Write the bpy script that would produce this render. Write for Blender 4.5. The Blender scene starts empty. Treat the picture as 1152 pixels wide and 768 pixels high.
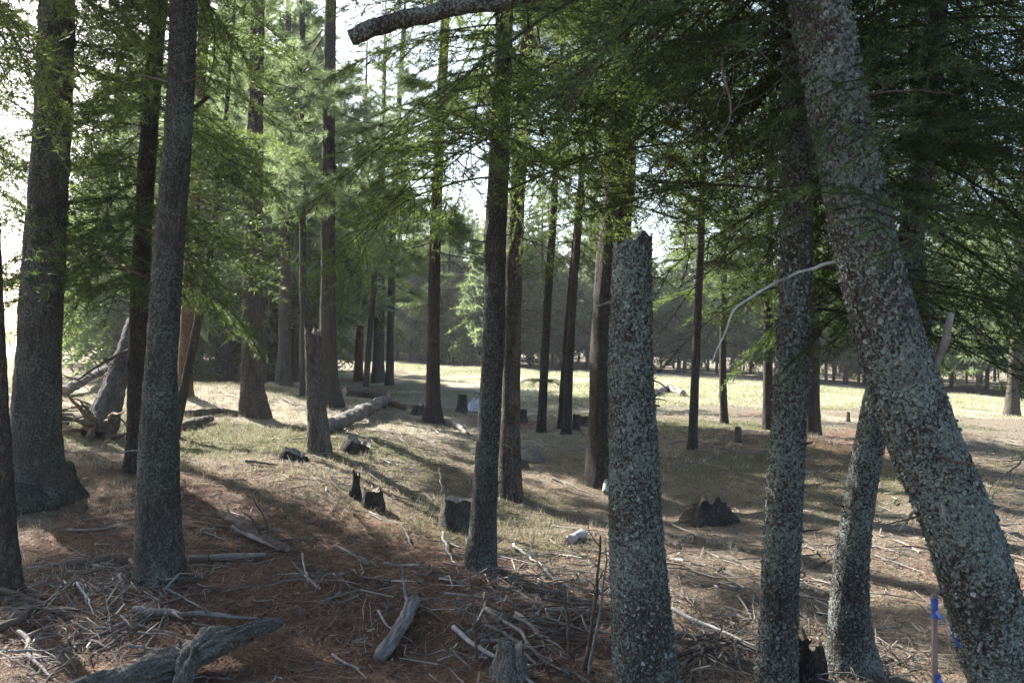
import bpy, math, random
import numpy as np
from mathutils import Matrix, Vector

# ------------------------------------------------------------------ camera, light, exposure
SC = bpy.context.scene
COL = SC.collection
FPX = 922.0                       # focal length in photograph pixels (1152 wide)
ROLL = math.radians(1.5)
CAM = np.array([0.0, 0.0, 1.6])
RIGHT = np.array([math.cos(ROLL), 0.0, math.sin(ROLL)])
UP = np.array([-math.sin(ROLL), 0.0, math.cos(ROLL)])
FWD = np.array([0.0, 1.0, 0.0])
SUN_AZ, SUN_EL = math.radians(-46.0), math.radians(37.0)     # azimuth from +Y, clockwise positive
SUN_DIR = np.array([math.sin(SUN_AZ) * math.cos(SUN_EL), math.cos(SUN_AZ) * math.cos(SUN_EL), math.sin(SUN_EL)])

cd = bpy.data.cameras.new("camera")
cam = bpy.data.objects.new("camera", cd)
COL.objects.link(cam)
cd.sensor_width = 36.0
cd.lens = 36.0 * FPX / 1152.0
cd.clip_start, cd.clip_end = 0.05, 3000.0
cam.matrix_world = Matrix(((RIGHT[0], UP[0], -FWD[0], CAM[0]), (RIGHT[1], UP[1], -FWD[1], CAM[1]),
                           (RIGHT[2], UP[2], -FWD[2], CAM[2]), (0, 0, 0, 1)))
SC.camera = cam

world = bpy.data.worlds.new("World")
SC.world = world
world.use_nodes = True
wnt = world.node_tree
bg = wnt.nodes["Background"]
sky = wnt.nodes.new("ShaderNodeTexSky")
sky.sky_type = 'NISHITA'
sky.sun_disc = False
sky.sun_elevation = SUN_EL
sky.sun_rotation = SUN_AZ % (2 * math.pi)
sky.air_density = 1.0
sky.dust_density = 2.5
sky.ozone_density = 1.0
wnt.links.new(sky.outputs[0], bg.inputs[0])
bg.inputs[1].default_value = 0.078

sl = bpy.data.lights.new("sun", 'SUN')
sl.energy = 5.0
sl.angle = math.radians(0.6)
sl.color = (1.0, 0.965, 0.91)
sun = bpy.data.objects.new("sun", sl)
COL.objects.link(sun)
sun.rotation_euler = Vector(-SUN_DIR).to_track_quat('-Z', 'Y').to_euler()

SC.view_settings.view_transform = 'Standard'
SC.view_settings.look = 'None'
SC.view_settings.gamma = 1.0
HAZE = 0.0007
SC.view_settings.use_curve_mapping = False
SC.view_settings.exposure = 2.28
cy = SC.cycles
cy.max_bounces, cy.diffuse_bounces, cy.glossy_bounces, cy.transmission_bounces, cy.transparent_max_bounces = 6, 4, 2, 4, 4
cy.use_denoising = True
cy.sample_clamp_indirect = 6.0
cy.caustics_reflective = cy.caustics_refractive = False

rng = np.random.default_rng(11)
random.seed(5)

# ------------------------------------------------------------------ numeric helpers
def vnoise(p, seed=0):
    p = np.asarray(p, dtype=np.float64)
    i = np.floor(p).astype(np.int64)
    f = p - i
    f = f * f * (3 - 2 * f)
    def h(dx, dy, dz):
        a = ((i[:, 0] + dx) * 374761393 + (i[:, 1] + dy) * 668265263 + (i[:, 2] + dz) * 2147483647 + seed * 1274126177) & 0xFFFFFFFF
        a = ((a ^ (a >> 13)) * 1274126177) & 0xFFFFFFFF
        a = ((a ^ (a >> 15)) * 2246822519) & 0xFFFFFFFF
        a = a ^ (a >> 16)
        return (a & 0xFFFFFF) / float(0xFFFFFF) * 2 - 1
    x, y, z = f[:, 0], f[:, 1], f[:, 2]
    c00 = h(0, 0, 0) * (1 - x) + h(1, 0, 0) * x
    c10 = h(0, 1, 0) * (1 - x) + h(1, 1, 0) * x
    c01 = h(0, 0, 1) * (1 - x) + h(1, 0, 1) * x
    c11 = h(0, 1, 1) * (1 - x) + h(1, 1, 1) * x
    return (c00 * (1 - y) + c10 * y) * (1 - z) + (c01 * (1 - y) + c11 * y) * z

def fbm(p, oct=3, seed=0):
    a, s, t = 1.0, 0.0, 0.0
    p = np.asarray(p, dtype=np.float64)
    for k in range(oct):
        s = s + a * vnoise(p * (2.03 ** k), seed + 17 * k)
        t += a
        a *= 0.5
    return s / t

def sstep(a, b, x):
    t = np.clip((x - a) / (b - a), 0, 1)
    return t * t * (3 - 2 * t)

def norm(v):
    v = np.asarray(v, dtype=np.float64)
    return v / np.maximum(np.linalg.norm(v, axis=-1, keepdims=True), 1e-9)

# ------------------------------------------------------------------ terrain
MEADOW_FAR_X = [-60, -20, -12, 7, 26, 60]
MEADOW_FAR_Y = [66, 64, 58, 43, 38, 36]
LAKE_Z = -1.15

def H(x, y):
    x = np.atleast_1d(np.asarray(x, dtype=np.float64))
    y = np.atleast_1d(np.asarray(y, dtype=np.float64))
    z = 0.55 * np.exp(-((x + 6.5) / 4.5) ** 2 - ((y - 15) / 7.5) ** 2)
    z += 0.14 * np.exp(-((x + 2.2) / 1.8) ** 2 - ((y - 8.5) / 3.0) ** 2)
    z += 0.20 * np.exp(-((x - 4.8) / 2.6) ** 2 - ((y - 13.0) / 2.2) ** 2)
    z -= 0.12 * np.exp(-((x - 2.2) / 2.2) ** 2 - ((y - 8.5) / 2.6) ** 2)
    z += 0.22 * np.exp(-((x + 4.6) / 1.2) ** 2 - ((y - 7.6) / 0.9) ** 2)
    z -= 0.45 * sstep(7, 24, x) * sstep(12, 30, y)
    z -= 1.9 * sstep(0.0, 12.0, -x - 0.46 * y - 5.2) * sstep(10, 26, y)
    z += 1.5 * sstep(60, 200, y) * sstep(-60, 0, x)
    q = np.stack([x, y, 0 * x], 1)
    z += 0.07 * vnoise(q * 0.55, 3) * np.clip(np.abs(y) / 5, 0.3, 1.3) + 0.03 * vnoise(q * 1.7, 4)
    near = np.exp(-(np.hypot(x, y - 5) / 16) ** 2)
    z += near * (0.016 * vnoise(q * 5.1, 5) + 0.010 * vnoise(q * 12.0, 6) + 0.006 * vnoise(q * 27.0, 7))
    return z

def h1(x, y):
    return float(H(x, y)[0])

def ray(px, py):
    return FWD + RIGHT * (px - 576.0) / FPX + UP * (384.0 - py) / FPX

def at(px, py, Y):
    return CAM + ray(px, py) * Y

_T = np.concatenate([np.arange(1.5, 30, 0.02), np.arange(30, 150, 0.2)])
def G(px, py):
    """the ground point seen at a pixel of the photograph"""
    d = ray(px, py)
    P = CAM[None, :] + _T[:, None] * d[None, :]
    below = P[:, 2] < H(P[:, 0], P[:, 1])
    k = int(np.argmax(below)) if below.any() else len(_T) - 1
    p = P[k].copy()
    p[2] = h1(p[0], p[1])
    return p

def to_px(P):
    d = np.asarray(P) - CAM
    Y = d @ FWD
    return 576 + FPX * (d @ RIGHT) / Y, 384 - FPX * (d @ UP) / Y, Y

# ------------------------------------------------------------------ mesh building
class MB:
    def __init__(self):
        self.v, self.f3, self.f4, self.m3, self.m4, self.n = [], [], [], [], [], 0
    def add(self, v, f3=None, f4=None, m=0):
        v = np.asarray(v, dtype=np.float32).reshape(-1, 3)
        if f3 is not None and len(f3):
            self.f3.append(np.asarray(f3, dtype=np.int64).reshape(-1, 3) + self.n); self.m3.append(np.full(len(self.f3[-1]), m))
        if f4 is not None and len(f4):
            self.f4.append(np.asarray(f4, dtype=np.int64).reshape(-1, 4) + self.n); self.m4.append(np.full(len(self.f4[-1]), m))
        self.v.append(v); self.n += len(v)
    def tris(self, t, m=0):
        t = np.asarray(t, dtype=np.float32).reshape(-1, 3)
        self.add(t, f3=np.arange(len(t)).reshape(-1, 3), m=m)
    def mesh(self, name, mats, smooth=True, origin=None):
        me = bpy.data.meshes.new(name)
        v = np.concatenate(self.v) if self.v else np.zeros((0, 3), np.float32)
        if origin is not None:
            v = v - np.asarray(origin, dtype=np.float32)
        f3 = np.concatenate(self.f3) if self.f3 else np.zeros((0, 3), np.int64)
        f4 = np.concatenate(self.f4) if self.f4 else np.zeros((0, 4), np.int64)
        mi = np.concatenate([np.concatenate(self.m3) if self.m3 else np.zeros(0), np.concatenate(self.m4) if self.m4 else np.zeros(0)]).astype(np.int32)
        me.vertices.add(len(v)); me.vertices.foreach_set("co", v.astype(np.float32).ravel())
        li = np.concatenate([f3.ravel(), f4.ravel()]).astype(np.int32)
        me.loops.add(len(li)); me.loops.foreach_set("vertex_index", li)
        nf = len(f3) + len(f4)
        me.polygons.add(nf)
        ls = np.concatenate([np.arange(len(f3)) * 3, len(f3) * 3 + np.arange(len(f4)) * 4]).astype(np.int32)
        me.polygons.foreach_set("loop_start", ls)
        me.polygons.foreach_set("material_index", mi)
        me.polygons.foreach_set("use_smooth", np.full(nf, smooth, dtype=bool))
        for m in mats:
            me.materials.append(m)
        me.update(calc_edges=True)
        return me

def link(name, me, parent=None, loc=None):
    o = bpy.data.objects.new(name, me)
    COL.objects.link(o)
    if loc is not None:
        o.location = [float(c) for c in loc]
    if parent is not None:
        o.parent = parent
    return o

def tag(o, label=None, cat=None, group=None, kind=None):
    if label: o["label"] = label
    if cat: o["category"] = cat
    if group: o["group"] = group
    if kind: o["kind"] = kind
    return o

def thing(name, label, cat, loc, group=None):
    o = bpy.data.objects.new(name, None)
    o.empty_display_size = 0.2
    COL.objects.link(o)
    o.location = [float(c) for c in loc]
    return tag(o, label, cat, group)

def frames(C):
    T = norm(np.gradient(C, axis=0))
    ref = np.where(np.abs(T[:, :1]) > 0.9, np.array([[0, 1.0, 0]]), np.array([[1.0, 0, 0]]))
    A = norm(ref - (ref * T).sum(1, keepdims=True) * T)
    return T, A, np.cross(T, A)

def tube(mb, C, R, sides=8, rough=0.0, fq=8.0, seed=0, cap=True, m=0, capm=None, furrow=0.0):
    C = np.asarray(C, dtype=np.float64); R = np.asarray(R, dtype=np.float64)
    n = len(C)
    T, A, B = frames(C)
    th = np.linspace(0, 2 * np.pi, sides, endpoint=False)
    D = np.cos(th)[None, :, None] * A[:, None, :] + np.sin(th)[None, :, None] * B[:, None, :]
    r = R[:, None] * np.ones((1, sides))
    if rough:
        q = (C[:, None, :] * fq + D * 1.3).reshape(-1, 3)
        r = r * (1 + rough * fbm(q, 2, seed).reshape(n, sides))
    if furrow:
        sl_ = np.concatenate([[0], np.cumsum(np.linalg.norm(np.diff(C, axis=0), axis=1))])
        tw = th[None, :] + 1.2 * sl_[:, None]
        q = np.stack([np.cos(tw) * 3.2, np.sin(tw) * 3.2, np.broadcast_to(sl_[:, None] * 4.0, tw.shape)], -1).reshape(-1, 3)
        r = r * (1 - furrow * (1 - np.abs(fbm(q, 3, seed + 2)).reshape(n, sides) * 2.4).clip(0, 1) ** 2)
        q2 = np.stack([np.cos(tw) * 1.2, np.sin(tw) * 1.2, np.broadcast_to(sl_[:, None] * 9.0, tw.shape)], -1).reshape(-1, 3)
        r = r * (1 + 0.8 * furrow * fbm(q2, 2, seed + 4).reshape(n, sides))
    V = (C[:, None, :] + D * r[:, :, None]).reshape(-1, 3)
    k = np.arange(n - 1)[:, None] * sides; j = np.arange(sides)[None, :]; j2 = (j + 1) % sides
    F = np.stack([k + j, k + j2, k + sides + j2, k + sides + j], -1).reshape(-1, 4)
    mb.add(V, f4=F, m=m)
    if cap:
        cm = m if capm is None else capm
        for e, s in ((0, -1), (n - 1, 1)):
            ring = V[e * sides:(e + 1) * sides]
            c = ring.mean(0) + T[e] * s * R[e] * 0.12
            tri = np.array([[sides, (a + 1) % sides, a] if s < 0 else [sides, a, (a + 1) % sides] for a in range(sides)])
            mb.add(np.vstack([ring, c]), f3=tri, m=cm)
    return V.reshape(n, sides, 3)

def wobble(p0, p1, n, amp, seed, sag=0.0):
    t = np.linspace(0, 1, n)[:, None]
    p0 = np.asarray(p0); p1 = np.asarray(p1)
    P = p0 * (1 - t) + p1 * t
    L = np.linalg.norm(p1 - p0)
    q = np.hstack([t * 2.2 + seed * 7.7, t * 0, t * 0])
    off = 0.55 * np.stack([vnoise(q, seed), vnoise(q + 11, seed + 1), 0.6 * vnoise(q + 23, seed + 2)], 1)
    off += 0.22 * np.stack([vnoise(q * 4, seed + 5), vnoise(q * 4 + 11, seed + 6), 0.6 * vnoise(q * 4 + 23, seed + 7)], 1)
    P = P + off * amp * L * np.sin(np.pi * t) ** 0.7
    P[:, 2] += (sag * 4 * t[:, 0] * (1 - t[:, 0]))
    return P

# ------------------------------------------------------------------ materials
def new_mat(name):
    m = bpy.data.materials.new(name)
    m.use_nodes = True
    return m, m.node_tree, m.node_tree.nodes["Principled BSDF"]

def nd(nt, kind, **kw):
    n = nt.nodes.new(kind)
    for k, v in kw.items():
        if k in n.inputs: n.inputs[k].default_value = v
        else: setattr(n, k, v)
    return n

def noise(nt, vec, scale, detail=4.0, rough=0.55, stretch=None):
    if stretch is not None:
        mp = nd(nt, "ShaderNodeMapping"); mp.inputs["Scale"].default_value = stretch
        nt.links.new(vec, mp.inputs["Vector"]); vec = mp.outputs[0]
    n = nd(nt, "ShaderNodeTexNoise", Scale=scale, Detail=detail, Roughness=rough)
    nt.links.new(vec, n.inputs["Vector"])
    return n.outputs["Fac"]

def voro(nt, vec, scale, stretch=None, feature='F1', out="Distance"):
    if stretch is not None:
        mp = nd(nt, "ShaderNodeMapping"); mp.inputs["Scale"].default_value = stretch
        nt.links.new(vec, mp.inputs["Vector"]); vec = mp.outputs[0]
    n = nd(nt, "ShaderNodeTexVoronoi", Scale=scale); n.feature = feature
    nt.links.new(vec, n.inputs["Vector"])
    return n.outputs[out]

def ramp(nt, fac, stops):
    r = nd(nt, "ShaderNodeValToRGB")
    el = r.color_ramp.elements
    while len(el) < len(stops): el.new(0.5)
    for e, (p, c) in zip(el, stops):
        e.position = p
        e.color = (c, c, c, 1) if isinstance(c, (int, float)) else (*c, 1)
    nt.links.new(fac, r.inputs[0])
    return r.outputs[0]

def mixc(nt, fac, a, b, mode='MIX'):
    n = nd(nt, "ShaderNodeMix", data_type='RGBA', blend_type=mode)
    for s, v in ((n.inputs[0], fac), (n.inputs[6], a), (n.inputs[7], b)):
        if isinstance(v, (int, float)): s.default_value = v
        elif isinstance(v, tuple): s.default_value = (*v, 1)
        else: nt.links.new(v, s)
    return n.outputs[2]

def mth(nt, op, a, b=0.0):
    n = nd(nt, "ShaderNodeMath", operation=op)
    for s, v in ((n.inputs[0], a), (n.inputs[1], b)):
        if isinstance(v, (int, float)): s.default_value = v
        else: nt.links.new(v, s)
    return n.outputs[0]

def bump(nt, bsdf, h, strength, dist):
    b = nd(nt, "ShaderNodeBump", Strength=strength, Distance=dist)
    nt.links.new(h, b.inputs["Height"]); nt.links.new(b.outputs[0], bsdf.inputs["Normal"])

def coord(nt, kind="Object"):
    return nd(nt, "ShaderNodeTexCoord").outputs[kind]

def bark_mat(name, dark, light, lichen=None, amount=0.5, furrow=6.0, scale=1.0):
    m, nt, b = new_mat(name)
    v = coord(nt)
    fur = noise(nt, v, 16 * scale, 5, 0.65, (1, 1, 1 / furrow))
    dn = nd(nt, "ShaderNodeTexNoise", Scale=20.0 * scale, Detail=3.0); nt.links.new(v, dn.inputs["Vector"])
    sc_ = nd(nt, "ShaderNodeVectorMath", operation='SCALE'); nt.links.new(dn.outputs["Color"], sc_.inputs[0]); sc_.inputs["Scale"].default_value = 0.075 / scale
    ad = nd(nt, "ShaderNodeVectorMath", operation='ADD'); nt.links.new(v, ad.inputs[0]); nt.links.new(sc_.outputs[0], ad.inputs[1])
    edge = voro(nt, ad.outputs[0], 46 * scale, (1, 1, 1.3 / furrow), 'DISTANCE_TO_EDGE')
    plate = mth(nt, 'ADD', mth(nt, 'MULTIPLY', ramp(nt, edge, [(0.0, 0.0), (0.2, 1.0)]), 0.62), mth(nt, 'MULTIPLY', fur, 0.55))
    fine = noise(nt, v, 110 * scale, 3, 0.6)
    col = ramp(nt, fur, [(0.30, tuple(c * 0.5 + l * 0.5 for c, l in zip(dark, light))), (0.66, tuple(c * 1.25 for c in light))])
    col = mixc(nt, plate, tuple(c * 0.6 for c in dark), col)
    col = mixc(nt, mth(nt, 'MULTIPLY', fine, 0.5), col, tuple(c * 0.45 for c in dark))
    hgt = mth(nt, 'ADD', mth(nt, 'MULTIPLY', fur, 0.8), mth(nt, 'MULTIPLY', plate, 0.6))
    if lichen:
        big = noise(nt, v, 3.2, 3, 0.55)
        patch = noise(nt, v, 62, 4, 0.75)
        cells = voro(nt, v, 95)
        k = mth(nt, 'ADD', mth(nt, 'ADD', patch, mth(nt, 'MULTIPLY', mth(nt, 'SUBTRACT', big, 0.1), 0.58)), mth(nt, 'MULTIPLY', cells, -0.28))
        t0 = 0.83 - 0.26 * amount
        mask = ramp(nt, k, [(t0 - 0.035, 0.0), (t0 + 0.045, 1.0)])
        lc = ramp(nt, noise(nt, v, 130, 3, 0.7), [(0.3, tuple(c * 0.45 for c in lichen)), (0.5, lichen), (0.75, tuple(min(1, c * 1.35) for c in lichen))])
        col = mixc(nt, mask, col, lc)
        hgt = mth(nt, 'ADD', hgt, mth(nt, 'MULTIPLY', mask, 0.35))
        hgt = mth(nt, 'ADD', hgt, mth(nt, 'MULTIPLY', patch, 0.3))
    hgt = mth(nt, 'ADD', hgt, mth(nt, 'MULTIPLY', fine, 0.15))
    nt.links.new(col, b.inputs["Base Color"])
    b.inputs["Roughness"].default_value = 0.93
    b.inputs["Specular IOR Level"].default_value = 0.15
    bump(nt, b, hgt, 0.9, 0.02 / scale)
    return m

def wood_mat(name, a, b_, c, stretch=(1, 1, 0.12), sc=30):
    m, nt, b = new_mat(name)
    v = coord(nt)
    g = noise(nt, v, sc, 5, 0.65, stretch)
    big = noise(nt, v, 5, 3, 0.6)
    col = ramp(nt, g, [(0.28, a), (0.52, b_), (0.78, c)])
    col = mixc(nt, ramp(nt, big, [(0.45, 0.0), (0.7, 0.7)]), col, tuple(x * 0.4 for x in a))
    rp = nd(nt, "ShaderNodeNewGeometry").outputs["Random Per Island"]
    col = mixc(nt, mth(nt, 'MULTIPLY', rp, 0.45), col, tuple(x * 0.5 for x in b_))
    nt.links.new(col, b.inputs["Base Color"])
    b.inputs["Roughness"].default_value = 0.9
    b.inputs["Specular IOR Level"].default_value = 0.2
    bump(nt, b, g, 0.7, 0.01)
    return m

def leaf_mat(name, dark, mid, light, trans, tfac):
    m, nt, b = new_mat(name)
    geo = nd(nt, "ShaderNodeNewGeometry")
    rp = geo.outputs["Random Per Island"]
    cl = noise(nt, geo.outputs["Position"], 1.6, 3, 0.6)
    f = mth(nt, 'ADD', mth(nt, 'MULTIPLY', rp, 0.6), mth(nt, 'MULTIPLY', cl, 0.5))
    col = ramp(nt, f, [(0.2, dark), (0.55, mid), (0.95, light)])
    nt.links.new(col, b.inputs["Base Color"])
    b.inputs["Roughness"].default_value = 0.55
    b.inputs["Specular IOR Level"].default_value = 0.3
    tr = nd(nt, "ShaderNodeBsdfTranslucent")
    tcol = mixc(nt, f, tuple(c * 0.6 for c in trans), trans)
    nt.links.new(tcol, tr.inputs[0])
    mx = nd(nt, "ShaderNodeMixShader"); mx.inputs[0].default_value = tfac
    nt.links.new(b.outputs[0], mx.inputs[1]); nt.links.new(tr.outputs[0], mx.inputs[2])
    nt.links.new(mx.outputs[0], nt.nodes["Material Output"].inputs[0])
    return m

def scatter_mat(name, cols, rough=0.85, trans=0.0):
    m, nt, b = new_mat(name)
    rp = nd(nt, "ShaderNodeNewGeometry").outputs["Random Per Island"]
    col = ramp(nt, rp, [(i / max(1, len(cols) - 1), c) for i, c in enumerate(cols)])
    nt.links.new(col, b.inputs["Base Color"])
    b.inputs["Roughness"].default_value = rough
    b.inputs["Specular IOR Level"].default_value = 0.25
    if trans:
        tr = nd(nt, "ShaderNodeBsdfTranslucent"); nt.links.new(col, tr.inputs[0])
        mx = nd(nt, "ShaderNodeMixShader"); mx.inputs[0].default_value = trans
        nt.links.new(b.outputs[0], mx.inputs[1]); nt.links.new(tr.outputs[0], mx.inputs[2])
        nt.links.new(mx.outputs[0], nt.nodes["Material Output"].inputs[0])
    return m

def plain_mat(name, col, rough=0.6, spec=0.4):
    m, nt, b = new_mat(name)
    v = coord(nt)
    c = ramp(nt, noise(nt, v, 40, 3, 0.6), [(0.3, tuple(x * 0.7 for x in col)), (0.7, col)])
    nt.links.new(c, b.inputs["Base Color"])
    b.inputs["Roughness"].default_value = rough
    b.inputs["Specular IOR Level"].default_value = spec
    return m

M = {}
LICH = (0.185, 0.208, 0.187)
M['bark_lichen'] = bark_mat('lichen_bark', (0.035, 0.030, 0.028), (0.12, 0.10, 0.088), LICH, 0.95)
M['bark_mossy'] = bark_mat('mossy_bark', (0.030, 0.028, 0.026), (0.11, 0.10, 0.09), (0.17, 0.20, 0.155), 0.45)
M['bark_grey'] = bark_mat('grey_bark', (0.035, 0.031, 0.029), (0.12, 0.11, 0.10), (0.15, 0.17, 0.15), 0.75)
M['bark_dark'] = bark_mat('dark_bark', (0.025, 0.022, 0.020), (0.10, 0.085, 0.075), (0.15, 0.16, 0.14), 0.15)
M['bark_pine'] = bark_mat('pine_bark', (0.024, 0.02, 0.018), (0.15, 0.127, 0.108), None, 0, 4.0, 0.8)
M['bark_red'] = bark_mat('red_bark', (0.05, 0.03, 0.022), (0.20, 0.12, 0.085), None, 0, 5.0, 0.7)
M['limb'] = bark_mat('limb_bark', (0.03, 0.026, 0.022), (0.10, 0.085, 0.07), None, 0, 4.0, 2.0)
M['dead'] = wood_mat('dead_grey_wood', (0.10, 0.088, 0.078), (0.25, 0.225, 0.20), (0.42, 0.39, 0.355), (1, 1, 0.3), 50)
M['dead_brown'] = wood_mat('dead_brown_wood', (0.05, 0.038, 0.03), (0.13, 0.10, 0.08), (0.22, 0.18, 0.15), (1, 1, 1), 40)
M['silver'] = wood_mat('weathered_log_wood', (0.09, 0.08, 0.072), (0.24, 0.22, 0.205), (0.42, 0.39, 0.37), (1, 1, 0.10), 60)
M['root_wood'] = bark_mat('root_wood', (0.07, 0.06, 0.052), (0.25, 0.235, 0.21), (0.24, 0.25, 0.225), 0.6, 16.0, 2.0)
M['stub'] = bark_mat('silvery_bark', (0.05, 0.045, 0.042), (0.21, 0.195, 0.18), (0.2, 0.21, 0.19), 0.25, 7.0, 0.9)
M['log_grey'] = wood_mat('grey_log_wood', (0.05, 0.045, 0.04), (0.135, 0.125, 0.115), (0.24, 0.225, 0.21), (1, 1, 0.1), 60)
M['cut'] = wood_mat('cut_wood_face', (0.13, 0.10, 0.075), (0.27, 0.22, 0.17), (0.40, 0.34, 0.28), (1, 1, 1), 22)
M['bleached'] = wood_mat('bleached_wood', (0.24, 0.225, 0.205), (0.46, 0.44, 0.41), (0.62, 0.60, 0.57), (1, 1, 1), 24)
M['torn'] = wood_mat('torn_orange_wood', (0.08, 0.054, 0.04), (0.21, 0.15, 0.11), (0.44, 0.36, 0.29), (1, 1, 0.2), 26)
M['fir'] = leaf_mat('fir_needles', (0.018, 0.042, 0.02), (0.036, 0.072, 0.030), (0.068, 0.11, 0.048), (0.27, 0.37, 0.08), 0.47)
M['fir_shaded'] = leaf_mat('shaded_fir_needles', (0.014, 0.034, 0.016), (0.028, 0.058, 0.025), (0.052, 0.086, 0.036), (0.17, 0.25, 0.06), 0.43)  # darker copy of the fir needles, shade of the boughs put into the colour
M['pine'] = leaf_mat('pine_needles', (0.045, 0.075, 0.045), (0.085, 0.125, 0.07), (0.135, 0.18, 0.105), (0.34, 0.44, 0.20), 0.5)
M['litter'] = scatter_mat('needle_litter', [(0.06, 0.034, 0.024), (0.14, 0.078, 0.052), (0.20, 0.125, 0.082), (0.11, 0.062, 0.044), (0.32, 0.235, 0.165)])
M['twig'] = scatter_mat('twig_litter', [(0.05, 0.04, 0.034), (0.13, 0.11, 0.095), (0.26, 0.235, 0.21), (0.10, 0.075, 0.06), (0.40, 0.37, 0.33)])
M['chip'] = scatter_mat('bark_chips', [(0.04, 0.03, 0.024), (0.09, 0.065, 0.05), (0.16, 0.12, 0.09), (0.06, 0.045, 0.035), (0.30, 0.25, 0.20)])
M['grass'] = scatter_mat('forest_grass', [(0.05, 0.07, 0.022), (0.11, 0.125, 0.045), (0.26, 0.22, 0.12), (0.075, 0.095, 0.03), (0.38, 0.33, 0.21)], 0.7, 0.35)
M['meadow'] = scatter_mat('meadow_grass', [(0.18, 0.22, 0.09), (0.46, 0.44, 0.30), (0.30, 0.33, 0.16), (0.58, 0.55, 0.42), (0.40, 0.40, 0.25)], 0.8, 0.35)
M['straw'] = scatter_mat('dry_grass', [(0.26, 0.225, 0.155), (0.40, 0.355, 0.26), (0.19, 0.16, 0.11), (0.5, 0.46, 0.36)], 0.8, 0.35)
M['lichen'] = scatter_mat('lichen_flakes', [tuple(c * 0.45 for c in LICH), LICH, tuple(c * 1.3 for c in LICH), tuple(c * 0.75 for c in LICH), (0.09, 0.085, 0.075), tuple(c * 1.1 for c in LICH)], 0.95)
M['tape'] = plain_mat('blue_flagging_tape', (0.05, 0.10, 0.32), 0.35, 0.5)
M['lath'] = wood_mat('stake_wood', (0.16, 0.11, 0.09), (0.27, 0.20, 0.17), (0.36, 0.28, 0.24), (1, 1, 0.1), 60)
M['tarp'] = plain_mat('pale_blue_tarp', (0.52, 0.55, 0.68), 0.5, 0.4)

# ground: one sheet with masks stored on the mesh (what grows or lies there, plus some painted sun and shade), fine detail from noise
gm, nt, b = new_mat('forest_floor')
pos = nd(nt, "ShaderNodeNewGeometry").outputs["Position"]
att = nd(nt, "ShaderNodeAttribute"); att.attribute_name = "cover"
sep = nd(nt, "ShaderNodeSeparateColor"); nt.links.new(att.outputs["Color"], sep.inputs[0])
n_f = noise(nt, pos, 34, 5, 0.7)
n_m = noise(nt, pos, 5.5, 4, 0.65)
n_n = noise(nt, pos, 120, 3, 0.7, (1, 0.35, 1))
duff = ramp(nt, n_f, [(0.25, (0.040, 0.023, 0.016)), (0.5, (0.125, 0.067, 0.044)), (0.75, (0.21, 0.13, 0.088))])
soil = ramp(nt, n_f, [(0.25, (0.045, 0.038, 0.029)), (0.5, (0.155, 0.132, 0.095)), (0.78, (0.33, 0.295, 0.225))])
green = ramp(nt, n_f, [(0.25, (0.05, 0.055, 0.024)), (0.55, (0.135, 0.14, 0.065)), (0.8, (0.25, 0.235, 0.125))])
straw = ramp(nt, n_n, [(0.25, (0.15, 0.128, 0.085)), (0.5, (0.32, 0.28, 0.205)), (0.8, (0.48, 0.44, 0.35))])
def gate(mask, w=0.5):
    s = mth(nt, 'ADD', mask, mth(nt, 'MULTIPLY', mth(nt, 'SUBTRACT', n_m, 0.5), w * 2.2))
    return ramp(nt, s, [(0.38, 0.0), (0.66, 1.0)])
c = mixc(nt, gate(sep.outputs[0]), soil, duff)
c = mixc(nt, gate(sep.outputs[2]), c, straw)
c = mixc(nt, gate(sep.outputs[1]), c, green)
nt.links.new(c, b.inputs["Base Color"])
b.inputs["Roughness"].default_value = 0.95
b.inputs["Specular IOR Level"].default_value = 0.1
bump(nt, b, mth(nt, 'ADD', n_f, mth(nt, 'MULTIPLY', n_n, 0.6)), 0.9, 0.03)
M['ground'] = gm

wm, nt, b = new_mat('lake_water')
b.inputs["Base Color"].default_value = (0.05, 0.07, 0.08, 1)
b.inputs["Roughness"].default_value = 0.12
b.inputs["IOR"].default_value = 1.33
bump(nt, b, noise(nt, nd(nt, "ShaderNodeNewGeometry").outputs["Position"], 2.5, 4, 0.6, (1, 0.4, 1)), 0.35, 0.05)
M['water'] = wm

# ------------------------------------------------------------------ the ground sheet
def near_edge(x):
    return 22.0 + 3.4 * np.maximum(0, -x)  # set back, so darker forest floor stands in for shade on the near meadow
def meadow_mask(x, y):
    q = np.stack([x * 0.4, y * 0.4, 0 * x], 1)
    w = vnoise(q, 21) * 1.3
    far = np.interp(x, MEADOW_FAR_X, MEADOW_FAR_Y)
    return sstep(-1.5, 1.5, y - near_edge(x) + w) * sstep(-1.0, 1.0, far - y + w) * sstep(-11, -7, x)

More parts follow.
